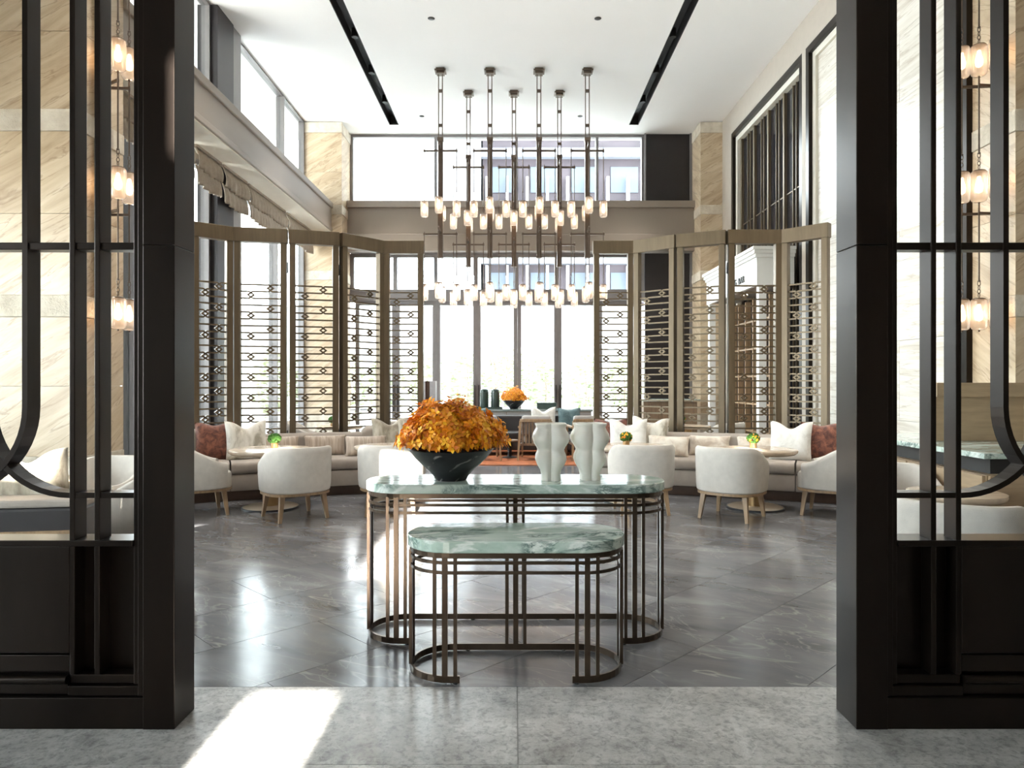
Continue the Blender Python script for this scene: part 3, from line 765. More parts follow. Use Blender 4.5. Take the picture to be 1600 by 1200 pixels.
def vase_mesh():
    prof = [(.062, 0), (.064, .006), (.061, .03), (.068, .06), (.090, .092), (.101, .118), (.098, .142), (.088, .162), (.086, .172), (.094, .188), (.112, .212), (.120, .236), (.115, .260), (.099, .284), (.095, .296), (.103, .312), (.101, .317), (.090, .306), (.08, .28), (.0, .27)]
    def lobes(a, z):                       # four fused tubes; two face the viewer
        ph = (a % (PI/2))-PI/4
        return math.cos(ph)**1.0
    return MB().lathe(prof, 96, 0, 0, lobes).mesh('vase')
vm = vase_mesh()
for x, y, rz, lb in ((.205, 3.93, .0, 'ivory ceramic double gourd vase closer to the flower bowl'), (.425, 3.95, .12, 'ivory ceramic double gourd vase closer to the console table end')):
    o = obj('gourd_vase', vm, M['vase'], loc=(x, y, .857), rot=(0, 0, rz)); tag(o, lb, 'vase', 'ivory vases on the console')

# ================================================================== SEATING
def make_chair():
    t = thing('tub_chair', 'x', 'chair', group='pale tub chairs')
    n = 40; rings = []
    for i in range(n+1):
        th = R(-132+264*i/n); a = abs(math.degrees(th))
        f = 0 if a < 50 else ((a-50)/82)
        f = f*f*(3-2*f); h = .748-.19*f
        ex = 2.5; c, s = abs(math.cos(th)), abs(math.sin(th)); Rr = .35/((c**ex+s**ex)**(1/ex)); Rr = min(Rr, .40)
        if a > 90: Rr = min(Rr, .37)
        d = (math.sin(th), -math.cos(th))
        pr = [(-.028, .288), (-.012, .30), (-.004, .36), (.004, h-.06), (.002, h-.02), (-.012, h-.003), (-.03, h), (-.05, h-.008), (-.062, h-.04), (-.075, .42), (-.075, .30)]
        rings.append([((Rr+k)*d[0], (Rr+k)*d[1], z) for k, z in pr])
    obj('shell', MB().loops(rings), M['chair_fabric'], t)
    st = [(.27*math.copysign(abs(math.cos(a))**.6, math.cos(a)), .02+.30*math.copysign(abs(math.sin(a))**.6, math.sin(a))) for a in [2*PI*k/36 for k in range(36)]]
    obj('seat', MB().loops([[(x*k, y*k, z) for x, y in st] for k, z in ((.99, .286), (1, .3), (1, .42), (.97, .445), (.85, .457), (.3, .462))]), M['chair_fabric'], t)
    ap = [(.325*math.copysign(abs(math.cos(a))**.72, math.cos(a)), .325*math.copysign(abs(math.sin(a))**.72, math.sin(a))) for a in [2*PI*k/40 for k in range(40)]]
    obj('base_frame', MB().prism(ap, .262, .287), M['oak'], t)
    for sx in (-1, 1):
        for sy in (-1, 1):
            obj('leg', MB().bar((sx*.215, sy*.215, .264), (sx*.248, sy*.248, 0), .05, .05, (0, 1, 0), .03), M['oak'], t)
    return t
chair0 = make_chair(); used = [False]
def chair(x, y, face, label):
    o = chair0 if not used[0] else copy_tree(chair0)
    used[0] = True
    o.location = (x, y, 0); o.rotation_euler = (0, 0, math.atan2(face[1]-y, face[0]-x)-PI/2); o['label'] = label
    return o

def round_table(x, y, r, zt, label, base_r=.31):
    t = thing('round_table', label, 'table', (x, y, 0), 0, 'round cafe tables')
    obj('table_top', MB().lathe([(0, zt-.05), (r-.03, zt-.05), (r-.004, zt-.03), (r, zt-.012), (r-.004, zt-.002), (r-.012, zt), (0, zt)], 56), M['table_wood'], t)
    obj('column', MB().lathe([(.085, .02), (.085, zt-.05)], 24), M['brass'], t)
    b_ = obj('base_plate', MB().lathe([(0, 0), (base_r-.012, 0), (base_r-.012, .018), (base_r-.03, .026), (0, .03)], 48), M['table_wood'], t)
    obj('base_rim', MB().lathe([(base_r-.014, 0), (base_r, 0), (base_r, .016), (base_r-.014, .018)], 48), M['dark_rubber'], b_)
    return t
def pot_plant(x, y, z, label, orange):
    t = thing('potted_plant', label, 'plant', (x, y, z), 0, 'small potted plants')
    obj('pot', MB().lathe([(0, 0), (.038, 0), (.04, .004), (.04, .085), (.036, .085), (.034, .075), (0, .07)], 20), M['brass'], t)
    rd = random.Random(int(abs(x*100))); m = MB(); m2 = MB()
    for i in range(150):
        d = Vector((rd.gauss(0, 1), rd.gauss(0, 1), rd.gauss(.4, .8))).normalized(); p = Vector((0, 0, .105))+Vector((d.x*.058, d.y*.058, d.z*.045))
        q = d.to_track_quat('Z', 'Y').to_matrix(); s = rd.uniform(.014, .024)
        (m2 if (orange and i % 5 == 0) else m).add([p+q @ Vector(v)*s for v in ((-1, -.5, 0), (0, -.8, .5), (1, .5, 0), (0, .8, .5), (0, 0, 1))], [(0, 1, 4), (1, 2, 4), (2, 3, 4), (3, 0, 4)])
    tag(obj('foliage', m, M['moss'], t), kind='stuff')
    if orange: tag(obj('flower_heads', m2, M['petal_mass'], t), kind='stuff')

TA = (-2.73, 7.90); TB = (-1.42, 8.28); TC = (1.37, 8.30); TD = (2.70, 7.88)
round_table(*TA, .45, .66, 'round pale wood cafe table before the rust pillow and window wall')
round_table(*TB, .45, .66, 'round pale wood cafe table half hidden behind the flower bowl')
round_table(*TC, .45, .66, 'round pale wood cafe table half hidden behind the ivory vases')
round_table(*TD, .45, .66, 'round pale wood cafe table before the rust pillow near the panelled wall')
pot_plant(-2.72, 8.0, .66, 'green moss ball in brass pot on the table by the window wall', False)
pot_plant(1.31, 8.22, .66, 'green and orange plant in brass pot on the table behind the vases', True)
pot_plant(2.72, 8.0, .66, 'green and orange plant in brass pot near the panelled wall', True)
chair(-2.28, 7.33, TA, 'pale tub chair with oak legs, back turned, by the window side table')
chair(-3.37, 7.52, (-2.7, 7.95), 'pale tub chair tucked between the bronze partition and window side table')
chair(-1.33, 7.62, TB, 'sunlit pale tub chair behind the orange flower bowl')
chair(1.38, 7.66, TC, 'pale tub chair with back turned behind the ivory vases')
chair(2.27, 7.33, TD, 'pale tub chair with back turned at the table by the panelled wall')
chair(3.38, 7.50, (2.7, 7.95), 'pale tub chair tucked between the bronze partition and panelled wall')

class Arc:
    def __init__(s, A, Mm, B):
        s.A, s.B = Vector(A), Vector(B); s.K = Vector(Mm)*2-(s.A+s.B)/2
    def p(s, t, u=0):
        a = s.A*(1-t)**2+s.K*2*t*(1-t)+s.B*t*t; d = ((s.K-s.A)*(1-t)+(s.B-s.K)*t).normalized()
        n = Vector((-d.y, d.x));  n = n if n.y > 0 else -n
        return a+n*u, n
    def find(s, x, u):
        return min((k/400 for k in range(401)), key=lambda t: abs(s.p(t, u)[0].x-x))
def sofa(arc, label):
    t = thing('curved_sofa', label, 'sofa', (0, 0, 0), 0, 'curved banquette sofas')
    def sweep(name, prof, t0, t1, mat, n=10):
        rings = []
        for i in range(n+1):
            tt = t0+(t1-t0)*i/n; rings.append([(*arc.p(tt, u)[0], z) for u, z in prof])
        return obj(name, MB().loops(rings), mat, t)
    sweep('plinth', rrect(.07, .84, 0, .115, .01, 2), .01, .99, M['sofa_plinth'], 20)
    for k in range(4): sweep('base_panel', rrect(.02, .86, .118, .315, .012, 2), k/4+.0015, (k+1)/4-.0015, M['sofa_fabric'])
    for k in range(4):
        sweep('seat_cushion', rrect(.0, .66, .32, .455, .045, 4), k/4+.003, (k+1)/4-.003, M['sofa_fabric'])
    sweep('backrest', rrect(.67, .86, .318, .735, .06, 4), .24, .74, M['sofa_fabric'], 14)
    for (a, b_) in ((0.0, .245), (.735, 1.0)):
        rings = []; n = 12
        for i in range(n+1):
            f = i/n; tt = a+(b_-a)*f
            e = min(f, 1-f); hh = .82-.06*max(0, 1-e/.12)**2
            rings.append([(*arc.p(tt, u)[0], z) for u, z in rrect(.64, .88, .317, hh, .07, 4)])
        obj('wing', MB().loops(rings), M['sofa_fabric'], t)
    # outer arm
    rings = []
    for i in range(9):
        f = i/8; u = .08+.6*f; hh = .58+.22*f*f
        P, n = arc.p(.985, u); tg = Vector((n.y, -n.x))*(.10 if arc.B.x > 0 else -.10)
        sec = rrect(0, 1, .317, hh, .06, 3)
        rings.append([(*(P+tg*(a-.2)), z) for a, z in [((x), z) for x, z in sec]])
    obj('arm', MB().loops(rings), M['sofa_fabric'], t)
    return t
arcL = Arc((-1.12, 9.0), (-2.60, 8.56), (-4.05, 7.93)); arcR = Arc((1.06, 9.0), (2.54, 8.54), (4.05, 7.88))
sofa(arcL, 'curved taupe banquette sofa in front of the screen by the window wall')
sofa(arcR, 'curved taupe banquette sofa in front of the screen by the bar canopy')

def pillow_mesh(W, H, T, chop):
    n = 18; top = []; bot = []
    def pt(i, j, s):
        u = -1+2*i/n; v = -1+2*j/n
        x = u*W/2*(1-.07*(1-v*v)); z = v*H/2*(1-.07*(1-u*u))
        z -= chop*math.exp(-(u/.42)**2)*((v+1)/2)**2*H*.5
        th = T/2*max(0, (1-u**4)*(1-v**4))**.55*(1-chop*.5*math.exp(-(u/.4)**2)*((v+1)/2))
        return (x, s*th, z)
    m = MB()
    for s in (-1, 1):
        g = [[pt(i, j, s) for j in range(n+1)] for i in range(n+1)]
        m.loops(g, False, False, True)
    return m.mesh('pillow')
PM = {'big': pillow_mesh(.50, .50, .17, .34), 'square': pillow_mesh(.46, .48, .16, .12), 'lumbar': pillow_mesh(.53, .275, .17, .0), 'small': pillow_mesh(.42, .42, .15, .3)}
def pillow_at(loc, yaw, lean, kind, mat, label, group, roll=0):
    me = PM[kind].copy(); me.materials.clear(); me.materials.append(M[mat])
    o = obj('throw_pillow', me, None, loc=loc, rot=(lean, roll, yaw)); tag(o, label, 'pillow', group); return o
def lean_box(kind, lean, roll, below=9):
    m = Matrix.Rotation(roll, 3, 'Y') @ Matrix.Rotation(lean, 3, 'X')
    vs = [m @ v.co for v in PM[kind].vertices]; zmin = min(v.z for v in vs)
    ys = [v.y for v in vs if v.z-zmin < below]
    return zmin, min(ys), max(ys)
def pillow(arc, x, kind, mat, label, front=0.0, roll=0, yawx=0, group='throw pillows on the banquettes'):
    lean = -.22 if front == 0 else -.26
    t = arc.find(x, .5); wing = t < .25 or t > .73
    zmin, y0, y1 = lean_box(kind, lean, roll, .33 if wing else .27)
    u = (.64 if wing else .67)-y1+.008-front
    t = arc.find(x, u); P, n = arc.p(t, u); yaw = math.atan2(n.y, n.x)-PI/2
    pillow_at((P.x, P.y, .455-.012-zmin), yaw+yawx, lean, kind, mat, label, group, roll)
pillow(arcL, -3.70, 'square', 'p_rust', 'rust velvet pillow on the banquette by the window wall', 0)
pillow(arcL, -3.33, 'big', 'p_cream', 'cream mottled pillow leaning beside the rust pillow by the windows', 0.13, 0, .15)
pillow(arcL, -3.03, 'lumbar', 'p_tan', 'tan silk lumbar pillow behind the moss ball table', 0)
pillow(arcL, -2.48, 'lumbar', 'p_tan', 'tan silk lumbar pillow in the middle of the window side banquette', 0)
pillow(arcL, -1.93, 'lumbar', 'p_tan', 'tan silk lumbar pillow beside the taupe mottled pillows', 0.195)
pillow(arcL, -1.66, 'big', 'p_taupe', 'taupe mottled pillow behind the sunlit tub chair', 0, 0, .1)
pillow(arcL, -1.30, 'big', 'p_taupe', 'taupe mottled pillow half hidden behind the orange flowers', 0.12, 0, 0)
pillow(arcR, 1.30, 'square', 'p_rust', 'rust velvet pillow behind the ivory vases', 0)
pillow(arcR, 1.50, 'big', 'p_white', 'off white pillow behind the ivory vases and small plant', 0.18, 0, .1)
pillow(arcR, 1.80, 'big', 'p_cream', 'cream mottled pillow between off white pillow and sand lumbar pillow', 0, .06, -.1)
pillow(arcR, 1.99, 'lumbar', 'p_sand', 'sand silk lumbar pillow beside the cream mottled pillow', 0.268, .03)
pillow(arcR, 2.545, 'lumbar', 'p_sand', 'sand silk lumbar pillow in the middle of the bar side banquette', 0)
pillow(arcR, 3.10, 'lumbar', 'p_sand', 'sand silk lumbar pillow behind the plant near the panelled wall', 0)
pillow(arcR, 3.40, 'big', 'p_white', 'off white pillow leaning beside the rust pillow near the panelled wall', 0.16, 0, -.12)
pillow(arcR, 3.76, 'square', 'p_rust', 'rust velvet pillow at the banquette end near the panelled wall', 0)

# ================================================================== CHANDELIER PENDANTS AND SCONCES
def rib(a, z): return 1+.025*math.cos(a*18)
shade_me = MB().lathe([(.05, -.012), (.06, -.012), (.066, -.02), (.068, -.04), (.068, -.265), (.06, -.285), (.045, -.295), (.0, -.297)], 54, mod=rib).mesh('lamp_shade'); shade_me.materials.append(M['shade'])
bulb_me = MB().lathe([(0, -.05), (.014, -.06), (.018, -.09), (.03, -.13), (.034, -.165), (.026, -.20), (0, -.215)], 14).mesh('bulb'); bulb_me.materials.append(M['bulb'])
hb = MB(); hb.lathe([(0, .004), (.035, .004), (.055, -.004), (.055, -.02), (.014, -.022), (.014, -.055), (0, -.055)], 18)
for k in range(4):
    zc = .03+k*.036; pts = []
    for j in range(10):
        a = 2*PI*j/10; x = .013*math.cos(a); z = zc+.022*math.sin(a)
        pts.append((x, 0, z) if k % 2 else (0, x, z))
    hb.tube(pts, .004, 5, True)
hb.lathe([(.014, .155), (.014, .165), (.008, .17), (.008, .24), (.0075, .25), (.0075, .9)], 8)
fin_me = MB().lathe([(0, -.315), (.008, -.312), (.010, -.2975), (0, -.2975)], 8).mesh('finial'); fin_me.materials.append(M['lamp_metal'])
hang_me = hb.mesh('hanger'); hang_me.materials.append(M['lamp_metal'])
def lamp(parent, x, y, z):
    """glass jar whose top is at z, hung on a rod from z+.9"""
    sh = obj('lamp_shade', shade_me, None, parent, loc=(x, y, z)); obj('hanger', hang_me, None, sh); obj('bulb', bulb_me, None, sh); obj('finial', fin_me, None, sh)
def arm_mesh(h):
    m = MB(); m.box(-h-.01, h+.01, -.014, .014, -.016, .016)
    for s in (-1, 1): m.lathe([(.009, -.018), (.009, .05)], 8, s*h, 0); m.box(s*h-.018, s*h+.018, -.018, .018, -.022, .022)
    return m.mesh('cross_arm')
arm_me = arm_mesh(.29); arm_me.materials.append(M['lamp_metal'])
def pendant(x, y, label):
    t = thing('pendant_light', label, 'pendant light', (x, y, 0), 0, 'pendants of the chandelier cluster')
    obj('canopy', MB().box(-.075, .075, -.075, .075, CE-.035, CE-.001).box(-.10, .10, -.10, .10, CE-.06, CE-.035).box(-.07, .07, -.07, .07, CE-.10, CE-.06), M['lamp_metal'], t, .004)
    for s in (-1, 1): obj('rod', MB().bar((s*.034, 0, 5.78), (s*.034, 0, CE-.1), .017), M['lamp_metal'], t)
    for z in (6.0, 6.62): obj('clasp', MB().box(-.04, .04, -.02, .02, z, z+.05), M['lamp_metal'], t)
    obj('column', MB().box(-.045, .045, -.045, .045, 3.66, 5.76).box(-.055, .055, -.055, .055, 5.74, 5.80).box(-.05, .05, -.05, .05, 3.64, 3.67), M['lamp_metal'], t, .003)
    for z in (5.57, 4.07):
        obj('cross_arm', arm_me, None, t, loc=(0, 0, z)); obj('cross_arm', arm_me, None, t, loc=(0, 0, z+.034), rot=(0, 0, PI/2))
        for (dx, dy) in ((-.29, 0), (.29, 0), (0, -.29), (0, .29)): lamp(t, dx, dy, z-.9)
names4 = ('at the window wall end of the four pendant row', 'second from the window wall in the four pendant row', 'third from the window wall in the four pendant row', 'at the bar canopy end of the four pendant row')
for x, nm in zip((-1.32, -.43, .45, 1.32), names4): pendant(x, 12.66, 'bronze glass-jar pendant '+nm)
names3 = ('at the window end of the three pendant row', 'in the middle of the three pendant row', 'at the bar end of the three pendant row')
for x, nm in zip((-.88, 0, .88), names3): pendant(x, 13.63, 'bronze column pendant with glass jar lamps, '+nm)
def sconce(X, s, y0, lamps, label):
    t = thing('wall_sconce', label, 'sconce', (X, y0, 0), 0, 'stone pier sconces')
    obj('back_plate', MB().box(min(0, s*.03), max(0, s*.03), -.05, .05, 1.95, 6.4).box(min(0, s*.015), max(0, s*.015), -.03, .03, 1.75, 1.95), M['bronze'], t, .003)
    for z in (5.37, 4.19, 2.99):
        m = MB()
        for (o_, y) in lamps:
            m.bar((s*.02, 0, z), (s*o_, y, z), .022); m.lathe([(.009, z-.02), (.009, z+.05)], 8, s*o_, y)
        obj('bracket', m, M['lamp_metal'], t)
        for (o_, y) in lamps: lamp(t, s*o_, y, z-.80)
sconce(-3.94, 1, 6.66, ((.12, -.10), (.29, -.17), (.29, .02)), 'bronze wall sconce with glass jars on the pier by the windows')
sconce(4.56, -1, 6.62, ((.12, -.16), (.20, -.02), (.33, .03)), 'bronze wall sconce with glass jars on the pier above the oak counter')

# ================================================================== LOUNGE BEYOND THE SCREENS
tag(obj('area_rug', MB().box(-1.9, 1.95, 11.9, 15.3, .0, .014), M['rug']), 'terracotta rug under the lounge seating', 'rug')
t = thing('sideboard', 'dark sideboard with stone top under the second orange flower bowl', 'sideboard', (.25, 14.75, 0.014))
obj('carcass', MB().box(-1.0, 1.35, -.2, .25, .08, .79), M['walnut'], t); obj('plinth', MB().box(-.95, 1.3, -.15, .22, 0, .08), M['black'], t)
obj('stone_top', MB().box(-1.03, 1.38, -.23, .28, .79, .835), M['grey_stone'], t, .004)
for k in range(4): obj('door', MB().box(-.985+k*.585, -.985+k*.585+.575, -.222, -.2, .1, .775), M['lounge_fabric'], t, .004)
bowl((.0, 14.75, .849), 'black carved bowl standing on the dark sideboard', .4)
blossoms((.0, 14.75, .849+.165), 'smaller looking mound of orange blossoms in the bowl on the sideboard', 0, 800, 8)
for k, x in enumerate((-.62, -.39)):
    j = thing('lidded_jar', ('dark green lidded jar at the tray end beside the glass door' if k == 0 else 'dark green lidded jar standing closer to the flower bowl'), 'jar', (x, 14.72, .866), 0, 'jars on the sideboard')
    obj('body', MB().lathe([(0, 0), (.085, 0), (.09, .01), (.09, .34), (.08, .35), (0, .35)], 24), M['green_glaze'], j); obj('lid', MB().lathe([(.083, .35), (.083, .38), (.06, .40), (0, .40)], 24), M['green_glaze'], j)
tag(obj('serving_tray', MB().box(-.78, -.24, 14.58, 14.88, .849, .858).box(-.78, -.765, 14.58, 14.88, .858, .89).box(-.255, -.24, 14.58, 14.88, .858, .89).box(-.78, -.24, 14.58, 14.595, .858, .89).box(-.78, -.24, 14.865, 14.88, .858, .89), M['green_glaze']), 'dark tray holding the two green jars on the sideboard', 'tray')
bxx = thing('storage_box', 'dark green ribbed box on the sideboard beside the flower bowl', 'box', (.68, 14.72, .849))
obj('body', MB().box(-.2, .2, -.12, .12, 0, .10), M['green_glaze'], bxx, .004); obj('lid', MB().box(-.205, .205, -.125, .125, .10, .135), M['green_glaze'], bxx, .004)
t = thing('leather_sofa', 'dark leather sofa in front of the sideboard', 'sofa', (.1, 13.75, .014))
obj('base', MB().box(-1.1, 1.1, -.35, .45, .1, .28), M['leather'], t, .02)
for k in range(3): obj('seat_cushion', MB().box(-1.08+k*.72, -1.08+k*.72+.715, -.36, .2, .285, .44), M['leather'], t, .03)
obj('backrest', MB().box(-1.1, 1.1, .2, .45, .28, .74), M['leather'], t, .04)
for (x, y) in ((-1.0, -.28), (1.0, -.28), (-1.0, .38), (1.0, .38)): obj('leg', MB().bar((x, y, .1), (x, y, 0), .05), M['black'], t)
def lounge_chair(x, y, rz, label):
    t = thing('slatted_armchair', label, 'chair', (x, y, .022), rz, 'slatted wooden armchairs in the lounge')
    for sx in (-1, 1):
        obj('leg', MB().bar((sx*.27, -.28, .70), (sx*.31, -.36, 0), .045, .045, (0, 1, 0), .03), M['oak'], t)
        obj('leg', MB().bar((sx*.29, .30, .58), (sx*.31, .34, 0), .045, .045, (0, 1, 0), .03), M['oak'], t)
        obj('armrest', MB().box(sx*.29-.03, sx*.29+.03, -.28, .34, .57, .605), M['oak'], t, .008)
    for k in range(9):
        xx = -.23+k*.0575
        obj('back_slat', MB().bar((xx, -.29, .30), (xx, -.275, .70), .028, .012, (0, 1, 0)), M['walnut'], t)
    obj('back_rail', MB().box(-.28, .28, -.31, -.26, .68, .735), M['oak'], t, .006)
    obj('seat_frame', MB().box(-.28, .28, -.29, .32, .26, .30), M['walnut'], t, .006)
    obj('seat_cushion', MB().box(-.26, .26, -.2, .33, .305, .43), M['lounge_fabric'], t, .03)
    obj('back_cushion', MB().box(-.26, .26, -.255, -.12, .43, .79), M['lounge_fabric'], t, .04)
lounge_chair(.42, 12.75, -.12, 'slatted oak armchair with grey cushions between the flowers and vases')
lounge_chair(1.30, 12.75, .1, 'slatted oak armchair with grey cushions behind the second vase')
lounge_chair(-.58, 12.75, .12, 'slatted oak armchair mostly hidden behind the orange flowers')
pillow_at((.58, 13.868, .681), .04, -.2, 'big', 'p_white', 'off white pillow on the dark leather sofa', 'lounge pillows')
for (x, y, r, lb) in ((1.09, 13.868, .03, 'teal pillow leaning beside the off white pillow on the leather sofa'), (-.75, 13.868, -.04, 'teal pillow at the far arm of the leather sofa')):
    pillow_at((x, y, .672), r, -.2, 'square', 'p_teal', lb, 'lounge pillows')
t = thing('display_pedestal', 'grey pedestal with a dark front groove by the glass doors', 'pedestal', (-1.75, 14.4, .014))
obj('body', MB().box(-.16, -.045, -.14, .14, 0, 1.42).box(.045, .16, -.14, .14, 0, 1.42).box(-.045, .045, -.06, .14, 0, 1.42), M['pedestal'], t, .004); obj('inlay', MB().box(-.044, .044, -.10, -.061, 0, 1.42), M['sofa_plinth'], t)
ct = thing('coffee_table', 'low dark round coffee table on the terracotta rug', 'table', (-.08, 13.05, .014)); obj('table_top', MB().lathe([(0, .30), (.16, .30), (.17, .315), (.16, .33), (0, .33)], 40), M['walnut'], ct); obj('base', MB().lathe([(.14, 0), (.14, .015), (.04, .03), (.04, .30)], 24), M['black'], ct)
# seats beyond the screens
T2 = (-3.0, 12.1); round_table(*T2, .4, .66, 'round cafe table beyond the folding screen by the window wall', .26); pot_plant(-3.1, 12.05, .66, 'green moss ball in brass pot beyond the window side screen', False)
chair(-3.65, 12.0, T2, 'pale tub chair beyond the window side screen next to the glazing')
chair(-2.35, 12.1, T2, 'pale tub chair beyond the window side screen towards the rug')
T3 = (3.0, 12.2); round_table(*T3, .4, .66, 'round cafe table beyond the folding screen near the bar', .26); pot_plant(2.9, 12.15, .66, 'green and orange plant in brass pot beyond the bar side screen', True)
chair(2.45, 11.7, T3, 'pale tub chair beyond the bar side screen towards the rug')
chair(3.45, 11.7, T3, 'pale tub chair beyond the bar side screen below the canopy')
t = thing('bar_counter', 'walnut bar counter standing by the far dark panel', 'counter', (3.2, 14.65, 0))
obj('body', MB().box(-.55, .55, -.25, .3, 0, 1.02), M['walnut'], t); obj('counter_top', MB().box(-.6, .6, -.32, .34, 1.02, 1.06), M['green_marble'], t, .004)
for k in range(3): obj('front_panel', MB().box(-.545+k*.365, -.545+k*.365+.355, -.268, -.25, .06, .98), M['walnut'], t, .004)

# ================================================================== OAK COUNTER AND SEATING BEHIND THE PARTITIONS
t = thing('oak_counter', 'oak service counter with green marble top and raised back panel', 'counter', (3.35, 5.0, 0))
obj('body', MB().box(.02, 1.13, .02, 2.0, .08, .74), M['cabinet_oak'], t); obj('plinth', MB().box(.05, 1.1, .05, 1.95, 0, .08), M['black'], t)
obj('marble_top', MB().box(-.03, 1.15, -.03, 2.0, .86, .90), M['green_marble'], t, .004)
obj('recess', MB().box(.10, 1.1, .10, 1.95, .74, .86), M['black'], t)
for k in range(2): obj('drawer', MB().box(-.005, .02, .03+k*.98, .03+k*.98+.96, .45, .735), M['cabinet_oak'], t, .003); obj('drawer', MB().box(-.005, .02, .03+k*.98, .03+k*.98+.96, .1, .435), M['cabinet_oak'], t, .003)
obj('drawer', MB().box(.03, .57, -.005, .02, .45, .735), M['cabinet_oak'], t, .003); obj('drawer', MB().box(.58, 1.12, -.005, .02, .45, .735), M['cabinet_oak'], t, .003)
obj('drawer', MB().box(.03, .57, -.005, .02, .1, .435), M['cabinet_oak'], t, .003); obj('drawer', MB().box(.58, 1.12, -.005, .02, .1, .435), M['cabinet_oak'], t, .003)
obj('back_panel', MB().box(.27, 1.15, 1.04, 1.10, .90, 1.30), M['cabinet_oak'], t, .003); obj('top_rail', MB().box(.25, 1.15, .99, 1.12, 1.28, 1.40), M['cabinet_oak'], t, .003)
obj('side_post', MB().box(1.02, 1.12, .96, 1.04, .90, 1.28), M['cabinet_oak'], t, .003)
chair(2.55, 4.05, (3.1, 4.9), 'pale tub chair with back turned behind the counter side partition')
chair(3.75, 4.30, (3.0, 4.5), 'pale tub chair beside the oak counter corner')
chair(2.96, 5.50, (2.95, 4.8), 'pale tub chair in front of the oak counter drawers')
round_table(3.0, 4.78, .30, .66, 'round pale wood cafe table beside the oak counter', .26)
chair(-2.85, 5.38, (-3.62, 5.3), 'pale tub chair with back turned behind the window side partition')
chair(-3.5, 6.02, (-3.62, 5.3), 'pale tub chair in front of the stone pier')
round_table(-3.62, 5.3, .33, .66, 'round pale wood cafe table before the stone pier', .26)
t = thing('dark_sofa', 'dark sofa with pale piped back behind the window side partition', 'sofa', (-3.3, 4.3, 0), .16)
obj('base', MB().box(-1.0, .54, -.1, .55, .10, .42), M['leather'], t, .02)
obj('backrest', MB().box(-1.0, .70, -.22, 0, .10, .66), M['leather'], t, .02)
obj('top_cap', MB().box(-1.02, .72, -.23, .01, .66, .71), M['sofa_fabric'], t, .015)
obj('wood_trim', MB().box(-1.0, .70, -.235, -.22, .50, .525), M['oak'], t)
obj('seat_cushion', MB().box(-.98, .53, .02, .54, .42, .52), M['sofa_fabric'], t, .03)
for (x, y) in ((-.95, -.15), (.65, -.15), (-.95, .5), (.49, .5)): obj('leg', MB().bar((x, y, .1), (x, y, 0), .05), M['walnut'], t)
for (lx, mt, lb) in ((-.26, 'p_cream', 'cream mottled pillow on the dark sofa behind the partition'), (.27, 'p_taupe', 'taupe mottled pillow on the dark sofa behind the partition')):
    ca, sa = math.cos(.16), math.sin(.16); ly = .08
    pillow_at((-3.3+lx*ca-ly*sa, 4.3+lx*sa+ly*ca, .752), .16, .22, 'big', mt, lb, 'dark sofa pillows')

# ================================================================== OUTSIDE
tag(obj('terrace_ground', MB().box(-40, 40, 16.3, 60, -.15, -.03).box(-40, -6.8, -12, 16.3, -.15, -.03), M['terrace']), kind='structure')
rd = random.Random(5)
def leaf_cloud(m, c, rx, ry, rz, n, s):
    for i in range(n):
        d = Vector((rd.gauss(0, 1), rd.gauss(0, 1), rd.gauss(0, 1))).normalized()*rd.uniform(.3, 1)**.5
        p = Vector(c)+Vector((d.x*rx, d.y*ry, d.z*rz)); q = Vector((rd.gauss(0, 1), rd.gauss(0, 1), rd.gauss(0, 1))).normalized().to_track_quat('Z', 'Y').to_matrix(); k = s*rd.uniform(.7, 1.3)
        m.add([p+q @ Vector(v)*k for v in ((-1, 0, 0), (0, -.45, .1), (1, 0, 0), (0, .45, .1))], [(0, 1, 2), (0, 2, 3)])
for k in range(13):
    x = -9.0+k*1.45
    t = thing('terrace_shrub', 'slender pale green shrub in the hedge row along the terrace edge', 'shrub', (x, 26+rd.uniform(-.3, .3), -.03), 0, 'hedge row shrubs')
    m = MB(); leaf_cloud(m, (0, 0, 1.35), .72, .5, 1.3, 520, .10); tag(obj('foliage', m, M['leaf_pale'], t, weld=False), kind='stuff')
    obj('stem', MB().tube([(0, 0, 0), (.05, 0, 1.2), (-.03, 0, 2.4)], [.04, .03, .01], 6), M['bark'], t)
t = thing('terrace_tree', 'small bare-branched round tree on the terrace', 'tree', (-.65, 23.5, -.03))
br = MB()
def branch(p, d, l, r, k):
    q = p+d*l; br.tube([p, (p+q)/2+Vector((rd.uniform(-.03, .03), rd.uniform(-.03, .03), 0)), q], [r, r*.8, r*.6], 5)
    if k:
        for i in range(4 if k > 2 else 3):
            nd = (d+Vector((rd.uniform(-.75, .75), rd.uniform(-.75, .75), rd.uniform(-.15, .5)))).normalized(); branch(q, nd, l*.68, r*.6, k-1)
branch(Vector((0, 0, 0)), Vector((0, 0, 1)), 1.15, .06, 4)
obj('trunk', br, M['bark'], t)
m = MB(); leaf_cloud(m, (0, 0, 2.35), 1.0, .9, .95, 500, .06); tag(obj('foliage', m, M['leaf_pale'], t, weld=False), kind='stuff')
for (x, y, lb, mt) in ((1.6, 21.5, 'white terrace parasol on a wooden pole', 'pole_wood'), (5.0, 22.5, 'white terrace parasol on a grey pole', 'frame_grey')):
    t = thing('terrace_parasol', lb, 'parasol', (x, y, -.03)); 
    obj('canopy', MB().lathe([(1.6, 2.35), (1.58, 2.42), (.8, 2.8), (.05, 3.15), (0, 3.16)], 8, smooth=False), M['canvas'], t)
    obj('pole', MB().lathe([(.035, 0), (.035, 3.1)], 10), M[mt], t); obj('base', MB().lathe([(.32, 0), (.32, .06), (.06, .09), (.06, .2)], 20), M['frame_grey'], t)
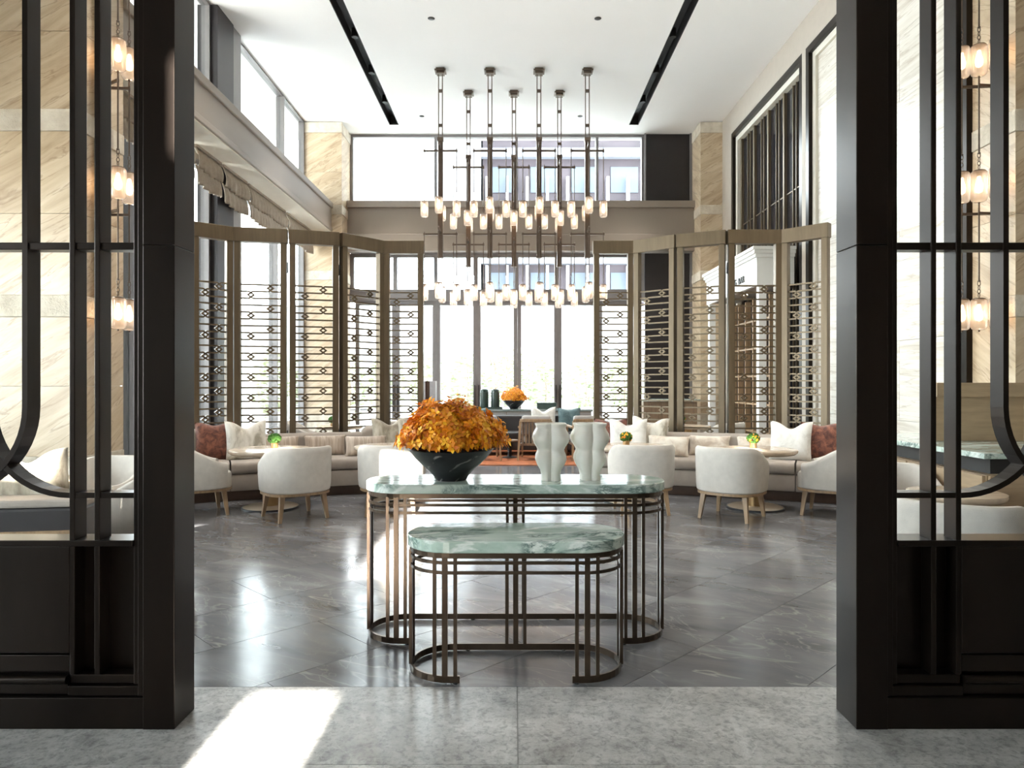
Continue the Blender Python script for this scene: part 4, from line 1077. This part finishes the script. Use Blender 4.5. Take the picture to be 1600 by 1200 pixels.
def out_sofa(x, y, rz, label):
    t = thing('terrace_sofa', label, 'sofa', (x, y, -.03), rz, 'white terrace sofas')
    obj('base', MB().box(-.8, .8, -.4, .4, .06, .3), M['canvas'], t, .02); obj('backrest', MB().box(-.8, .8, .25, .42, .3, .74), M['canvas'], t, .03)
    for s in (-1, 1): obj('armrest', MB().box(s*.72-.08, s*.72+.08, -.4, .25, .3, .6), M['canvas'], t, .03)
    for s in (-1, 1): obj('seat_cushion', MB().box(min(0, s*.64), max(0, s*.64), -.4, .24, .3, .45), M['lounge_fabric'], t, .03)
    for (a, b_) in ((-.7, -.3), (.7, -.3), (-.7, .3), (.7, .3)): obj('leg', MB().bar((a, b_, .06), (a, b_, 0), .05), M['frame_grey'], t)
out_sofa(-2.9, 18.8, .2, 'white terrace sofa outside beyond the pedestal'); out_sofa(-.6, 19.6, 0, 'white terrace sofa outside before the round tree'); out_sofa(2.6, 19.4, -.2, 'white terrace sofa outside under the parasols')
def out_table(x, y, label):
    t = thing('terrace_table', label, 'table', (x, y, -.03), 0, 'terrace tables'); obj('table_top', MB().lathe([(0, .70), (.38, .70), (.38, .73), (0, .73)], 28), M['frame_dark'], t); obj('pedestal', MB().lathe([(.22, 0), (.22, .02), (.035, .04), (.035, .70)], 16), M['frame_dark'], t)
out_table(-4.2, 19.0, 'dark round terrace table outside the doors by the pier'); out_table(1.3, 18.6, 'dark round terrace table outside near the wooden parasol')
tag(obj('terrace_wall', MB().box(-14, 14, 28, 28.3, -.03, 4.3).box(-14.1, 14.1, 27.9, 28.4, 4.3, 4.42), M['canvas']), 'long white garden wall behind the hedge row', 'wall')
# brown building with white fins seen over the terrace
t = thing('finned_building', 'tall brown building with pale vertical fins beyond the terrace', 'building', (2.45, 44, -.03))
obj('wall', MB().box(-4.4, 26, 0, 12, 0, 34), M['facade_dark'], t)
for k in range(10): obj('floor_slab', MB().box(-4.5, 26.1, -.5, 0, 2.2+k*3.3, 2.75+k*3.3), M['facade_light'], t)
for k in range(24): obj('fin', MB().box(-4.2+k*1.25, -4.2+k*1.25+.16, -.45, -.0, 0, 8.7), M['fin'], t)
for k in range(24): obj('fin', MB().box(-4.2+k*1.25, -4.2+k*1.25+.16, -.45, -.0, 11.2, 14.2), M['fin'], t)
for f in range(5):
    for k in range(8): obj('window', MB().box(-3.9+k*2.5, -2.2+k*2.5, -.06, 0, 3.4+f*3.3, 5.0+f*3.3), M['facade_blue'], t)
obj('corner_tower', MB().box(-6.9, -4.5, -1.0, 10, 0, 30), M['fin'], t)
# pale building outside the window wall
t = thing('pale_building', 'pale blue grey building with band windows outside the window wall', 'building', (-24, 26, -.03))
obj('wall', MB().box(-8, 0, -14, 10, 0, 6.2), M['canvas'], t)
for k in range(2): obj('band_window', MB().box(0, .06, -13, 9, 1.4+k*2.6, 2.7+k*2.6), M['facade_blue'], t)
obj('roof_edge', MB().box(-8.3, .5, -14.3, 10.3, 6.2, 6.6), M['facade_light'], t)

# unseen block added above this hall to shade the terrace and building opposite
tag(obj('unseen_shade_block', MB().box(-26, 26, -6.2, 16.4, 7.6, 46), M['facade_light']), kind='structure')
